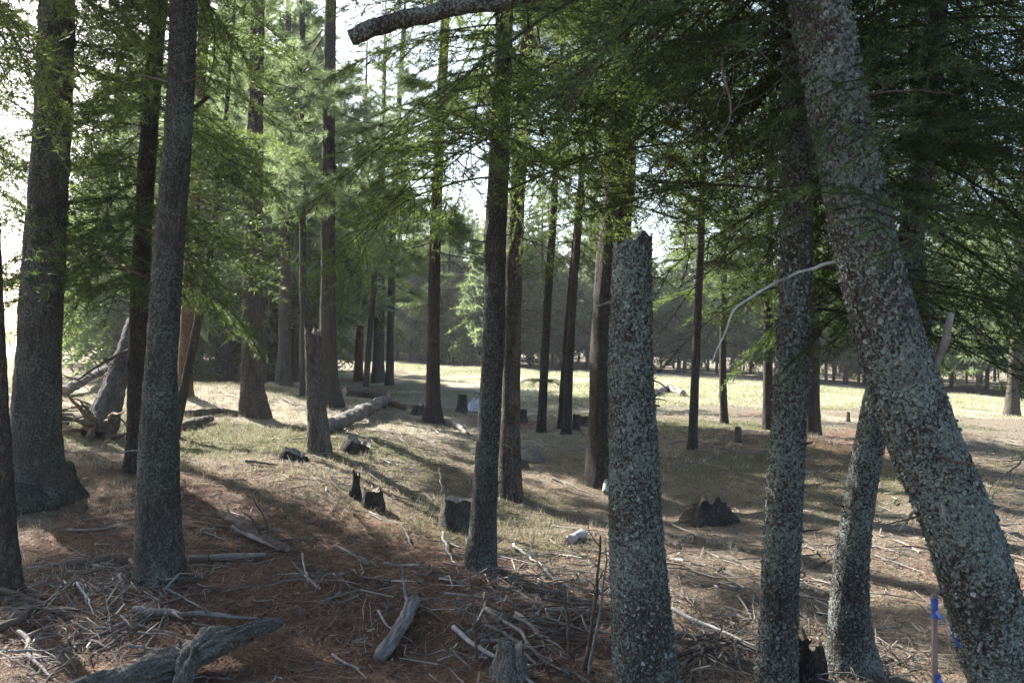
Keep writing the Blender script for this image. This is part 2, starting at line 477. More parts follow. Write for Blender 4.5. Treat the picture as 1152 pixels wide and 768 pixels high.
def cover(x, y):
    q = np.stack([x, y, 0 * x], 1)
    me = meadow_mask(x, y)
    slope = np.exp(-((x + 5.0) / 2.6) ** 2 - ((y - 11.5) / 3.6) ** 2)
    duff = 0.30 + 0.38 * vnoise(q * 0.5, 31) + 0.6 * np.exp(-((x + 0.8) / 1.5) ** 2 - ((y - 4.4) / 1.3) ** 2) + 0.45 * np.exp(-((x + 2.0) / 2.0) ** 2 - ((y - 6.3) / 1.1) ** 2)
    duff += 0.25 * np.exp(-((x - 4.5) / 3) ** 2 - ((y - 13) / 2) ** 2)
    gr = 0.27 + 0.5 * vnoise(q * 0.62, 33) + 0.15 * slope + 0.10 * me
    gr -= 0.7 * np.exp(-((x + 0.8) / 1.5) ** 2 - ((y - 4.4) / 1.3) ** 2)
    st = 0.27 + 0.42 * vnoise(q * 0.7, 35) + 0.42 * slope + 0.75 * me  # straw on the slope, partly raised to paint in its sunlit brightness
    fl_shade = np.exp(-((x + 2.3) / 1.6) ** 2 - ((y - 4.9) / 1.3) ** 2)  # darkens the lower-left floor colour in place of shade
    duff += 0.4 * fl_shade; st -= 0.6 * fl_shade; gr -= 0.25 * fl_shade
    st -= 0.5 * np.exp(-((x + 0.8) / 1.5) ** 2 - ((y - 4.4) / 1.3) ** 2)
    return np.clip(duff - 0.8 * me - 0.5 * slope, 0, 1), np.clip(gr, 0, 1), np.clip(st, 0, 1)

NU = 560
u = np.linspace(-1, 1, NU)
gx = 1.7 * np.sinh(5.6 * u)
gy = 4.5 + 1.7 * np.sinh(5.6 * u)
XX, YY = np.meshgrid(gx, gy)
ZZ = H(XX.ravel(), YY.ravel())
mb = MB()
i = np.arange(NU - 1)[:, None] * NU + np.arange(NU - 1)[None, :]
mb.add(np.stack([XX.ravel(), YY.ravel(), ZZ], 1), f4=np.stack([i, i + 1, i + NU + 1, i + NU], -1).reshape(-1, 4))
gme = mb.mesh('ground', [M['ground']])
ca = gme.color_attributes.new("cover", 'FLOAT_COLOR', 'POINT')
d_, g_, s_ = cover(XX.ravel(), YY.ravel())
ca.data.foreach_set("color", np.stack([d_, g_, s_, np.ones_like(d_)], 1).astype(np.float32).ravel())
tag(link('ground', gme), kind='structure')

mb = MB()
lx = np.array([[-240, 20], [-16, 20], [-16, 60], [-40, 230], [-240, 230]])
mb.add(np.hstack([lx, np.full((5, 1), LAKE_Z)]), f3=[[0, 1, 2], [0, 2, 3], [0, 3, 4]])
tag(link('lake', mb.mesh('lake', [M['water']], False)), kind='structure')

# ------------------------------------------------------------------ the slight haze of the sunlit air
hm = bpy.data.materials.new('haze'); hm.use_nodes = True
hnt = hm.node_tree; hnt.nodes.clear()
ho = hnt.nodes.new("ShaderNodeOutputMaterial"); hv = hnt.nodes.new("ShaderNodeVolumePrincipled")
hv.inputs["Color"].default_value = (0.92, 0.95, 1.0, 1)
hv.inputs["Density"].default_value = HAZE
hv.inputs["Anisotropy"].default_value = 0.45
hnt.links.new(hv.outputs[0], ho.inputs["Volume"])
mb = MB()
bx = [(-260, -250), (260, -250), (260, 260), (-260, 260)]
mb.add([(a, b_, z) for z in (-6.0, 24.0) for a, b_ in bx], f4=[[0, 3, 2, 1], [4, 5, 6, 7], [0, 1, 5, 4], [1, 2, 6, 5], [2, 3, 7, 6], [3, 0, 4, 7]])
tag(link('haze', mb.mesh('haze', [hm], False)), 'thin pale haze in the sunlit air under the trees', kind='stuff')

# ------------------------------------------------------------------ gaps in the canopy (where the photograph shows sun on the floor)
GAPS = []
def gap(px, py, r, tmin=1.0):
    GAPS.append((G(px, py), r, tmin))
for px, py, r in [(230, 455, 0.9), (300, 492, 0.7), (220, 515, 0.55), (260, 545, 0.5), (330, 545, 0.5), (335, 475, 0.7), (130, 470, 0.8), (95, 450, 0.9),
                  (600, 598, 0.28), (640, 622, 0.25), (452, 570, 0.4), (490, 578, 0.35), (480, 655, 0.22), (520, 695, 0.22), (552, 722, 0.2),
                  (590, 660, 0.2), (930, 540, 0.6), (1000, 545, 0.7), (900, 580, 0.4), (1010, 600, 0.45), (1120, 590, 0.6), (1140, 640, 0.4), (950, 620, 0.25),
                  (790, 630, 0.2), (640, 545, 0.4), (830, 700, 0.22), (430, 470, 0.6), (760, 690, 0.15), (1020, 655, 0.25)]:
    gap(px, py, r * (2.0 if px < 560 and py < 600 else 1.2))
for px, py, r in [(400, 408, 4), (450, 415, 3), (500, 420, 3), (540, 428, 2.5), (590, 432, 2.5), (650, 435, 2.5), (710, 438, 2.5), (750, 450, 2),
                  (800, 455, 2), (850, 460, 2), (940, 462, 2), (1060, 470, 2), (1120, 475, 2), (690, 428, 3), (620, 424, 3), (760, 436, 3), (830, 442, 3), (1000, 455, 3), (1100, 462, 3)]:
    gap(px, py, r, 2.0)
for (px, py, Y, r) in [(540, 90, 5.4, 0.55), (610, 80, 5.3, 0.5), (500, 160, 5.6, 0.5), (650, 40, 5.4, 0.4)]:
    GAPS.append((at(px, py, Y), r, 1.6))
for (px, py, Y, r) in [(985, 480, 3.0, 0.3), (1040, 600, 3.0, 0.3), (1075, 700, 3.0, 0.25), (955, 330, 3.0, 0.25), (945, 640, 4.1, 0.3), (960, 540, 4.1, 0.25), (860, 560, 3.8, 0.25), (855, 680, 3.8, 0.2), (168, 350, 5.2, 0.2), (165, 450, 5.2, 0.2)]:
    GAPS.append((at(px, py, Y), r, 0.5))
for px in range(470, 1160, 55):
    for py, hgt_ in ((360, 3), (290, 5), (220, 7)):
        Y = 42.0 if px < 900 else 39.0
        GAPS.append((at(px, py, Y + 1.0), 1.1, 2.5))
GP = np.array([g[0] for g in GAPS]); GR = np.array([g[1] for g in GAPS]); GT = np.array([g[2] for g in GAPS])
def in_gap(c, half):
    d = c[None, :] - GP
    t = d @ SUN_DIR
    perp = np.linalg.norm(d - t[:, None] * SUN_DIR[None, :], axis=1)
    return bool(np.any((t > GT) & (perp < GR + half)))

# ------------------------------------------------------------------ foliage templates (unit boughs along +X)
def needles_on(P0, P1, sp, nl, nw, r, flat=0.5, spread=0.9):
    L = np.linalg.norm(P1 - P0, axis=1)
    n = np.maximum(1, np.round(L / sp).astype(int))
    idx = np.repeat(np.arange(len(P0)), n)
    t = r.random(len(idx))[:, None]
    p = P0[idx] * (1 - t) + P1[idx] * t
    tan = norm(P1 - P0)[idx]
    rad = r.normal(size=p.shape); rad[:, 2] *= flat
    rad[:, 2] += 0.12
    rad = norm(rad - (rad * tan).sum(1, keepdims=True) * tan)
    d = norm(tan * 0.55 + rad * spread)
    side = norm(np.cross(d, r.normal(size=p.shape)))
    l = nl * (0.7 + 0.6 * r.random((len(p), 1)))
    w = nw * 0.5 * (0.7 + 0.6 * r.random((len(p), 1)))
    return np.stack([p - side * w, p + side * w, p + d * l], 1)

def sticks3(P0, P1, r0, r1):
    """thin three-sided tapered sticks, as triangles"""
    d = norm(P1 - P0)
    a = norm(np.cross(d, np.array([[0.31, 0.17, 0.93]])))
    b = np.cross(d, a)
    r0 = np.broadcast_to(np.asarray(r0, float).reshape(-1, 1), (len(P0), 1)); r1 = np.broadcast_to(np.asarray(r1, float).reshape(-1, 1), (len(P0), 1))
    out = []
    ring = [(math.cos(k * 2.0944), math.sin(k * 2.0944)) for k in range(3)]
    for k in range(3):
        c0, s0 = ring[k]; c1, s1 = ring[(k + 1) % 3]
        A, B = P0 + (a * c0 + b * s0) * r0, P0 + (a * c1 + b * s1) * r0
        Cc, D = P1 + (a * c0 + b * s0) * r1, P1 + (a * c1 + b * s1) * r1
        out += [np.stack([A, B, D], 1), np.stack([A, D, Cc], 1)]
    return np.concatenate(out)

def fir_bough(seed, nl, nw, sp, L=1.4, bare=0.12, dead=False):
    r = np.random.default_rng(seed)
    droop = 0.12 + 0.20 * r.random()
    def main(t):
        return np.array([L * t, 0.05 * L * math.sin(3 * t + seed), L * (0.10 * t - droop * 2 * t * t)])
    ts = np.linspace(0, 1, 13)
    mp = np.array([main(t) for t in ts])
    S0, S1, W0, W1, WR0, WR1 = [], [], [], [], [], []
    for k in range(12):
        W0.append(mp[k]); W1.append(mp[k + 1]); WR0.append(0.0075 * (1 - 0.8 * ts[k])); WR1.append(0.0075 * (1 - 0.8 * ts[k + 1]))
        if ts[k] > bare: S0.append(mp[k]); S1.append(mp[k + 1])
    nside = int(L * 17)
    for k in range(nside):
        t = bare + (0.98 - bare) * (k + r.random() * 0.8) / nside
        if r.random() < 0.10: continue
        sgn = 1 if k % 2 else -1
        p = main(t)
        ln = (0.40 * L * (1 - t) ** 0.75 * min(1, 0.45 + t * 2.2) + 0.07) * (0.7 + 0.6 * r.random())
        ang = math.radians(52 + 18 * r.normal() * 0.6) * sgn
        d = np.array([math.cos(ang), math.sin(ang), -0.18 - 0.30 * r.random() + 0.12 * r.normal()])
        d /= np.linalg.norm(d)
        mid = p + d * ln * 0.55
        d2 = norm(d + np.array([0.25, 0, -0.22]))
        e = mid + d2 * ln * 0.45
        S0 += [p, mid]; S1 += [mid, e]; W0 += [p, mid]; W1 += [mid, e]; WR0 += [0.0032, 0.0022]; WR1 += [0.0022, 0.001]
        nt_ = int(ln / 0.065)
        for j in range(1, nt_):
            q = p + (mid - p) * (j / nt_ / 0.55) if j / nt_ < 0.55 else mid + (e - mid) * ((j / nt_ - 0.55) / 0.45)
            s2 = 1 if j % 2 else -1
            a2 = ang + s2 * math.radians(48 + 10 * r.normal())
            l2 = ln * 0.42 * (1 - j / nt_) + 0.035
            d3 = norm(np.array([math.cos(a2), math.sin(a2), -0.25 + 0.2 * r.normal()]))
            S0.append(q); S1.append(q + d3 * l2)
            W0.append(q); W1.append(q + d3 * l2); WR0.append(0.0016); WR1.append(0.0007)
    S0, S1 = np.array(S0), np.array(S1)
    wood = sticks3(np.array(W0), np.array(W1), WR0, WR1)
    if dead:
        return np.zeros((0, 3, 3), np.float32), wood.astype(np.float32) / L
    leaf = needles_on(S0, S1, sp, nl, nw, r)
    return leaf.astype(np.float32) / L, wood.astype(np.float32) / L

def pine_bough(seed, nl, nw, per, L=1.4):
    r = np.random.default_rng(seed)
    def main(t): return np.array([L * t, 0.08 * L * math.sin(2.5 * t + seed), L * (-0.10 * t + 0.22 * t ** 3)])
    ts = np.linspace(0, 1, 7); mp = np.array([main(t) for t in ts])
    W0, W1, r0, r1 = list(mp[:-1]), list(mp[1:]), list(0.014 * (1 - 0.75 * ts[:-1])), list(0.014 * (1 - 0.75 * ts[1:]))
    tips = [(mp[-1], norm(mp[-1] - mp[-2]))]
    for k in range(int(13 * L)):
        t = 0.30 + 0.68 * r.random()
        p = main(t); sgn = 1 if k % 2 else -1
        ang = math.radians(50 + 15 * r.normal()) * sgn
        ln = L * (0.12 + 0.26 * (1 - t)) * (0.6 + 0.8 * r.random())
        d = norm(np.array([math.cos(ang), math.sin(ang), 0.15 + 0.35 * r.normal() * 0.6]))
        e = p + d * ln
        W0.append(p); W1.append(e); r0.append(0.005); r1.append(0.003)
        tips.append((e, norm(d + np.array([0, 0, 0.4]))))
        if r.random() < 0.55:
            tips.append((p + d * ln * 0.55, norm(d + np.array([0, 0, 0.7]))))
    tri = []
    for p, d in tips:
        n = int(per * (0.7 + 0.6 * r.random()))
        base = p[None] - d[None] * (r.random((n, 1)) * nl * 0.8)
        v = norm(d[None] * 0.75 + r.normal(size=(n, 3)) * 0.62)
        v[:, 2] -= 0.10
        l = nl * (0.7 + 0.5 * r.random((n, 1)))
        side = norm(np.cross(v, r.normal(size=(n, 3)))) * nw * 0.5
        tri.append(np.stack([base - side, base + side, base + v * l], 1))
    return np.concatenate(tri).astype(np.float32) / L, sticks3(np.array(W0), np.array(W1), r0, r1).astype(np.float32) / L

TPL = {
    'fir0': [fir_bough(s, 0.026, 0.0042, 0.0048) for s in range(5)],
    'fir1': [fir_bough(20 + s, 0.042, 0.0085, 0.0125) for s in range(5)],
    'fir2': [fir_bough(40 + s, 0.08, 0.024, 0.06) for s in range(4)],
    'fir3': [fir_bough(60 + s, 0.13, 0.045, 0.16) for s in range(4)],
    'pine1': [pine_bough(80 + s, 0.16, 0.0085, 50) for s in range(5)],
    'pine2': [pine_bough(90 + s, 0.18, 0.022, 20) for s in range(4)],
    'pine3': [pine_bough(99 + s, 0.22, 0.045, 9) for s in range(4)],
    'dead': [fir_bough(110 + s, 0.02, 0.004, 0.01, dead=True) for s in range(3)],
}

def place(tpl, p, az, pitch, roll, L):
    ca, sa, cp, sp_, cr, sr = math.cos(az), math.sin(az), math.cos(pitch), math.sin(pitch), math.cos(roll), math.sin(roll)
    Rz = np.array([[ca, -sa, 0], [sa, ca, 0], [0, 0, 1]])
    Ry = np.array([[cp, 0, -sp_], [0, 1, 0], [sp_, 0, cp]])
    Rx = np.array([[1, 0, 0], [0, cr, -sr], [0, sr, cr]])
    Rm = (Rz @ Ry @ Rx * L).astype(np.float32)
    return tpl @ Rm.T + np.asarray(p, dtype=np.float32)

def build_crown(axis, kind, z0, z1, Lmax, n, fine, coarse, zvis, seed, gaps=True, base_len=0.75, skip=None, dead_below=None, ndead=0, shape=0.8, thin=0.42, fpow=0.92):
    """axis(z)->(point, radius) in world space; foliage in slot 0, wood in slot 1"""
    r = np.random.default_rng(seed)
    leaf, wood = [], []
    az = r.random() * 6.28
    for k in range(n):
        f = (k + r.random()) / n
        f = f ** fpow
        z = z0 + (z1 - z0) * f
        az += 2.399 + 0.5 * r.normal()
        L = Lmax * (base_len + (1 - base_len) * min(1, f * 4)) * (1 - f) ** shape * (0.65 + 0.6 * r.random()) + 0.22
        pitch = math.radians((-12 + 34 * f) + 9 * r.normal())
        p, rad = axis(z)
        c = p + np.array([math.cos(az) * math.cos(pitch), math.sin(az) * math.cos(pitch), math.sin(pitch) - 0.12]) * L * 0.6
        if z > zvis and r.random() < thin: continue
        if gaps and in_gap(c, 0.15 * L): continue
        tipx, tipy, _ = to_px(p + (c - p) * 1.1)
        if p[1] < 10 and c[1] < p[1] + 0.4 and c[1] < 9.3 and 676 < tipx < 718 and 110 < tipy < 262 and r.random() < 0.85: continue
        if c[1] < 12.5 and 318 < tipx < 392 and 340 < tipy < 520: continue
        tip = p + (c - p) / 0.6
        if tip[1] < 3.45 and p[1] > 3.2 and to_px(tip)[0] > 840 and to_px(tip)[1] > 235: continue
        if skip is not None and skip(c, L): continue
        T = TPL[fine if z < zvis else coarse]
        tl, tw = T[r.integers(len(T))]
        roll = 0.35 * r.normal()
        leaf.append(place(tl, p, az, pitch, roll, L))
        wood.append(place(tw, p, az, pitch, roll, L))
    for k in range(ndead):
        z = dead_below[0] + (dead_below[1] - dead_below[0]) * r.random()
        p, rad = axis(z)
        T = TPL['dead']
        wood.append(place(T[r.integers(len(T))][1], p, r.random() * 6.28, math.radians(-15 + 15 * r.normal()), 0.4 * r.normal(), 0.25 + 0.7 * r.random() * min(1.2, Lmax * 0.7)))
    mb = MB()
    if leaf: mb.tris(np.concatenate(leaf), 0)
    if wood: mb.tris(np.concatenate(wood), 1)
    return mb

# ------------------------------------------------------------------ trunks
def smooth_line(C, R, step=0.04, win=0.5):
    s = np.concatenate([[0], np.cumsum(np.linalg.norm(np.diff(C, axis=0), axis=1))])
    t = np.arange(0, s[-1] + step, step)
    P = np.stack([np.interp(t, s, C[:, k]) for k in range(3)], 1)
    r = np.interp(t, s, R)
    w = int(win / step) | 1
    if len(P) > w * 2:
        k = np.hanning(w + 2)[1:-1]; k /= k.sum(); h = w // 2
        pad0 = P[0] - (P[1:h + 1][::-1] - P[0]); pad1 = P[-1] - (P[-h - 1:-1][::-1] - P[-1])
        Q = np.vstack([pad0, P, pad1]); q = np.concatenate([np.full(h, r[0]), r, np.full(h, r[-1])])
        P = np.stack([np.convolve(Q[:, j], k, 'valid') for j in range(3)], 1)
        r = np.convolve(q, k, 'valid')
    return t, P, r

def trunk_surface(C, R, sides, fine, zvis, rough, seed, flare=0.25, furrow=0.25, cap_tilt=None, mb=None, m=0, capm=None, jag=0.0):
    t, P, r = smooth_line(np.asarray(C, float), np.asarray(R, float))
    s = [0.0]
    while s[-1] < t[-1]:
        z = np.interp(s[-1], t, P[:, 2])
        s.append(s[-1] + (fine if z < zvis else max(fine, 0.22)))
    s = np.array(s); s[-1] = t[-1]
    C2 = np.stack([np.interp(s, t, P[:, k]) for k in range(3)], 1)
    R2 = np.interp(s, t, r)
    R2 = R2 * (1 + flare * np.exp(-np.maximum(s - 0.15, 0) / (R2[0] * 1.3)))
    n = len(s)
    T, A, B = frames(C2)
    th = np.linspace(0, 2 * np.pi, sides, endpoint=False)
    D = np.cos(th)[None, :, None] * A[:, None, :] + np.sin(th)[None, :, None] * B[:, None, :]
    rr = R2[:, None] * np.ones((1, sides))
    ang = np.stack(np.broadcast_arrays(np.cos(th)[None, :], np.sin(th)[None, :], s[:, None]), -1).reshape(-1, 3)
    big = fbm(ang * np.array([1.2, 1.2, 2.2]), 2, seed).reshape(n, sides)
    circ = max(3.0, R2[0] * 46)
    f1 = np.abs(fbm(ang * np.array([circ, circ, 5.5]), 3, seed + 3).reshape(n, sides))
    f2 = vnoise(ang * np.array([circ * 2.6, circ * 2.6, 34]), seed + 5).reshape(n, sides)
    rr = rr * (1 + 0.07 * big) + rough * (f1 * 1.6 - 0.35) + rough * 0.45 * f2
    base_l = np.cos(th * 3 + seed)[None, :] * np.exp(-s / (R2[0] * 1.6))[:, None] * flare * R2[:, None] * 0.45
    rr = np.maximum(rr + base_l, 0.004)
    V = C2[:, None, :] + D * rr[:, :, None]
    if jag:
        j = vnoise(np.stack([np.cos(th) * 2.5, np.sin(th) * 2.5, 0 * th], 1), seed + 9) * jag
        V[-1] += T[-1][None] * j[:, None]; V[-2] += T[-1][None] * j[:, None] * 0.6
    if cap_tilt is not None:
        V[-1, :, 2] += (V[-1, :, 0] - C2[-1, 0]) * cap_tilt
    own = mb is None
    if own: mb = MB()
    k = np.arange(n - 1)[:, None] * sides; j = np.arange(sides)[None, :]; j2 = (j + 1) % sides
    mb.add(V.reshape(-1, 3), f4=np.stack([k + j, k + j2, k + sides + j2, k + sides + j], -1).reshape(-1, 4), m=m)
    ring = V[-1]
    c = ring.mean(0)
    inner = c + (ring - c) * 0.6 - np.array([0, 0, 0.35 * R2[-1] * (1 if jag else 0.1)])
    mid = np.vstack([ring, inner, c[None] - np.array([[0, 0, 0.45 * R2[-1] * (1 if jag else 0.1)]])])
    a = np.arange(sides); a2 = (a + 1) % sides
    mb.add(mid, f4=np.stack([a, a2, sides + a2, sides + a], 1), f3=np.stack([sides + a, sides + a2, np.full(sides, 2 * sides)], 1), m=m if capm is None else capm)
    return mb, (s, C2, R2, T, D, V)

def flakes(surf, n, smin, smax, size, seed, mb):
    s, C2, R2, T, D, V = surf
    r = np.random.default_rng(seed)
    sides = V.shape[1]
    u_ = smin + (smax - smin) * r.random(n)
    a = r.random(n)
    keep = fbm(np.stack([np.cos(a * 6.28) * 1.6, np.sin(a * 6.28) * 1.6, u_ * 5.0], 1), 3, seed) > -0.26 + 0.25 * (r.random(n) - 0.5)
    u_, a = u_[keep], a[keep]; n = len(u_)
    i = np.clip(np.searchsorted(s, u_), 1, len(s) - 2); j = (a * sides).astype(int) % sides
    f = r.random(n)[:, None]
    p = V[i, j] * f + V[i - 1, (j + 1) % sides] * (1 - f)
    nrm = norm(D[i, j] + 0.55 * r.normal(size=(n, 3)))
    x = norm(np.cross(nrm, T[i])); y = np.cross(nrm, x)
    R = size * (0.35 + 0.9 * r.random(n) ** 1.5)
    K = 7
    rim = []
    ph = r.random(n) * 6.28
    for k in range(K):
        al = ph + k * 2 * np.pi / K
        rad = R * (0.55 + 0.7 * r.random(n))
        lift = R * (0.05 + 0.75 * r.random(n) ** 2)
        rim.append(p + x * (np.cos(al) * rad)[:, None] + y * (np.sin(al) * rad)[:, None] + nrm * lift[:, None])
    rim = np.stack(rim, 1)
    cen = p + nrm * 0.001
    v = np.concatenate([cen[:, None], rim], 1).reshape(-1, 3)
    base = np.arange(n)[:, None] * (K + 1)
    tri = np.stack([np.stack([base[:, 0], base[:, 0] + 1 + k, base[:, 0] + 1 + (k + 1) % K], 1) for k in range(K)], 1).reshape(-1, 3)
    mb.add(v, f3=tri)

def px_line(pts, Y, dY=0.0):
    """trunk centre line from pixels at one depth (dY: metres further away per metre of height)"""
    C, R = [], []
    for px, py, w in pts:
        p = at(px, py, Y)
        dz = p[2] - h1(p[0], p[1]) if dY else 0
        C.append(at(px, py, Y + dY * dz)); R.append(w * 0.5 * Y / FPX)
    return np.array(C), np.array(R)

SEED = [100]
def tree(name, label, pts, Y=None, dY=0.0, height=14.0, bark='bark_dark', crown='fir1', coarse='fir2', z0=3.0, Lmax=1.6, n=70, leaf='fir', rough=0.006, flare=0.25,
         sides=28, fine=0.05, group=None, lich=0, lsize=0.012, gaps=True, dead=6, deadz=None, skip=None, cat='tree', shape=0.8, base_len=0.75, broken=None, lean=None, thin=0.42, fpow=0.92):
    SEED[0] += 7; seed = SEED[0]
    n = int(n * (1.3 if crown == 'fir1' else 1.3)); Lmax *= 1.15
    if Y is None:
        Y = float(G(pts[0][0], pts[0][1])[1])
    C, R = px_line(pts, Y, dY)
    base = C[0].copy(); base[2] = h1(base[0], base[1])
    if C[0][2] > base[2] + 0.02:
        d0 = norm(C[1] - C[0]); k = (C[0][2] - base[2]) / max(d0[2], 0.2)
        base = C[0] - d0 * k; base[2] = h1(base[0], base[1])
        C = np.vstack([base, C]); R = np.concatenate([[R[0] * 1.06], R])
    else:
        C[0] = base
    C = np.vstack([C[0] - norm(C[1] - C[0]) * 0.15, C]); R = np.concatenate([[R[0]], R])
    if broken is None:
        d = norm(C[-1] - C[-2]) if lean is None else norm(np.array(lean))
        z, p, rr = C[-1][2], C[-1].copy(), R[-1]
        top = base[2] + height
        if top > z + 0.5:
            for k in range(1, 6):
                d = norm(d * 0.8 + np.array([0, 0, 0.25]))
                p = p + d * (top - z) / 5
                C = np.vstack([C, p]); R = np.append(R, max(0.012, rr * (1 - k / 5.0) ** 0.9))
    root = thing(name, label, cat, base, group)
    zv = 1.6 + Y * 0.46
    mb, surf = trunk_surface(C, R, sides, fine, zv, rough, seed, flare, capm=1, cap_tilt=(broken[0] if broken else None), jag=(broken[1] if broken else 0))
    link('trunk', mb.mesh('trunk', [M[bark], M['cut']], origin=base), root)
    if lich:
        fm = MB(); vis = surf[0][surf[1][:, 2] < zv]
        flakes(surf, lich, 0.0, float(vis[-1]), lsize, seed, fm)
        o = link('lichen', fm.mesh('lichen', [M['lichen']], False, origin=base), root); o['kind'] = 'stuff'
    if crown:
        zz, cc, rr_ = surf[1][:, 2], surf[1], surf[2]
        def axis(z): return np.array([np.interp(z, zz, cc[:, 0]), np.interp(z, zz, cc[:, 1]), z]), float(np.interp(z, zz, rr_))
        dz = deadz or (base[2] + max(1.5, z0 * 0.45), base[2] + z0 + 1.0)
        mb = build_crown(axis, crown, base[2] + z0, float(zz[-1]), Lmax, n, crown, coarse, zv + 0.6, seed, gaps, base_len, skip, dz, dead, shape, thin, fpow)
        link('crown', mb.mesh('crown', [M[leaf], M['limb']], False, origin=base), root)
    root['surf'] = 0
    del root['surf']
    return root, surf, base

# --- near trees on the right
T1, T1s, T1b = tree('fir_tree', 'thick lichen-covered tree leaning steeply across the right side of the view',
     [(1178, 872, 84), (1133, 768, 80), (1085, 600, 76), (1044, 512, 76), (1005, 400, 74), (978, 300, 67), (969, 256, 66), (945, 128, 65), (920, 0, 62), (905, -120, 58)],
     Y=3.05, height=9, bark='bark_lichen', crown='fir0', coarse='fir1', z0=3.6, Lmax=1.5, n=46, leaf='fir_shaded', rough=0.007, sides=96, fine=0.014, lich=9500, lsize=0.0092, dead=0, flare=0.1)
T2, T2s, T2b = tree('fir_tree', 'straight slim trunk crusted with grey lichen standing just left of the leaning tree',
     [(872, 775, 45), (878, 640, 41), (885, 512, 39), (893, 400, 37), (897, 256, 34), (896, 128, 31), (893, 0, 28)],
     Y=3.85, height=10, bark='bark_lichen', crown='fir0', coarse='fir1', z0=1.8, Lmax=1.5, n=230, leaf='fir_shaded', rough=0.005, sides=72, fine=0.016, lich=4600, lsize=0.0085, dead=26, deadz=(1.9, 3.4), flare=0.15)
T3, T3s, T3b = tree('fir_tree', 'grey mossy trunk with a root flare, rising behind the leaning tree and tilted right',
     [(957, 752, 48), (955, 700, 42), (955, 650, 39), (966, 560, 33), (976, 512, 32), (990, 440, 30), (1012, 340, 28), (1030, 240, 26), (1045, 130, 24), (1055, 0, 22)],
     height=9, bark='bark_lichen', crown='fir0', coarse='fir1', z0=1.9, Lmax=1.5, n=170, leaf='fir_shaded', rough=0.006, sides=64, fine=0.018, lich=1500, lsize=0.0085, dead=10, flare=0.35)
T5, T5s, T5b = tree('tree_snag', 'lichen-covered snapped-off trunk with a slanting broken top, in the middle of the view',
     [(731, 800, 71), (727, 768, 69), (718, 640, 63), (712, 512, 55), (708, 400, 48), (711, 300, 43), (712, 272, 42)],
     Y=3.6, bark='bark_lichen', crown=None, rough=0.006, sides=84, fine=0.014, lich=4600, lsize=0.0082, broken=(0.42, 0.05), flare=0.1, cat='tree snag')
T7, T7s, T7b = tree('fir_tree', 'slim dark fir with bright sunlit boughs, rising left of the snapped-off trunk',
     [(541, 640, 34), (544, 580, 29), (548, 512, 27), (555, 400, 25), (558, 256, 24), (562, 170, 22), (566, 60, 20)],
     height=11, bark='bark_grey', crown='fir0', coarse='fir1', z0=2.5, Lmax=1.25, n=170, gaps=False, leaf='fir', rough=0.005, sides=48, fine=0.025, dead=8, flare=0.25, base_len=1.0)
T6, T6s, T6b = tree('fir_tree', 'dark straight trunk half hidden behind the snapped-off trunk',
     [(679, 545, 36), (682, 400, 36), (688, 300, 36), (696, 220, 36), (700, 100, 32), (704, 0, 28)],
     height=13, bark='bark_dark', crown='fir1', z0=2.35, Lmax=1.9, n=120, leaf='fir', rough=0.008, sides=48, fine=0.03, dead=10)
tree('pine_tree', 'trunk with a sunlit pale edge directly behind the slim dark fir',
     [(573, 558, 27), (574, 480, 22), (577, 350, 19), (580, 256, 18), (586, 160, 16), (592, 60, 14)],
     height=11, bark='bark_pine', crown='pine1', coarse='pine2', z0=3.0, Lmax=1.4, n=50, leaf='pine', dead=6)
# --- left near
L1 = tree('fir_tree', 'thick dark trunk rising from the mossy mound at the left side',
     [(36, 562, 66), (39, 500, 52), (43, 400, 46), (52, 256, 41), (60, 128, 38), (65, 0, 35)],
     height=14, bark='bark_grey', crown='fir1', z0=3.6, Lmax=1.9, n=78, leaf='fir', thin=0.0, rough=0.012, sides=72, fine=0.025, dead=6, flare=0.12)
L2 = tree('fir_tree', 'dark trunk with a paler left edge in the left foreground, standing in needle litter',
     [(180, 655, 54), (179, 600, 47), (178, 512, 42), (182, 400, 33), (192, 256, 31), (202, 128, 30), (207, 0, 29)],
     height=11, bark='bark_grey', crown='fir1', z0=3.6, Lmax=1.5, n=80, leaf='fir', thin=0.0, rough=0.009, sides=72, fine=0.018, dead=0, flare=0.12)
L3 = tree('fir_tree', 'dark trunk cut off by the left edge of the view',
     [(8, 665, 30), (4, 560, 22), (0, 450, 16), (-6, 300, 14), (-14, 150, 13)],
     height=8, bark='bark_dark', crown='fir1', z0=3.0, Lmax=1.4, n=70, leaf='fir', thin=0.0, rough=0.006, sides=40, fine=0.03)
L4 = tree('fir_tree', 'shaggy dark fir with low hanging boughs between the two left foreground trunks',
     [(154, 528, 24), (155, 400, 21), (161, 250, 19), (170, 120, 18), (180, 0, 16)],
     height=11, bark='bark_dark', crown='fir1', z0=1.75, Lmax=1.12, n=150, leaf='fir_shaded', sides=32, gaps=False, thin=0.25, fpow=1.15, dead=14, deadz=(1.2, 2.4), base_len=1.0)
L5 = tree('fir_tree', 'thin sapling leaning right beside the dark left foreground trunk',
     [(196, 492, 11), (203, 458, 10), (215, 400, 9.5), (229, 330, 8.5), (239, 265, 8)],
     height=6.5, bark='bark_dark', crown='fir1', z0=2.6, Lmax=1.3, n=46, leaf='fir', sides=20, dead=4)
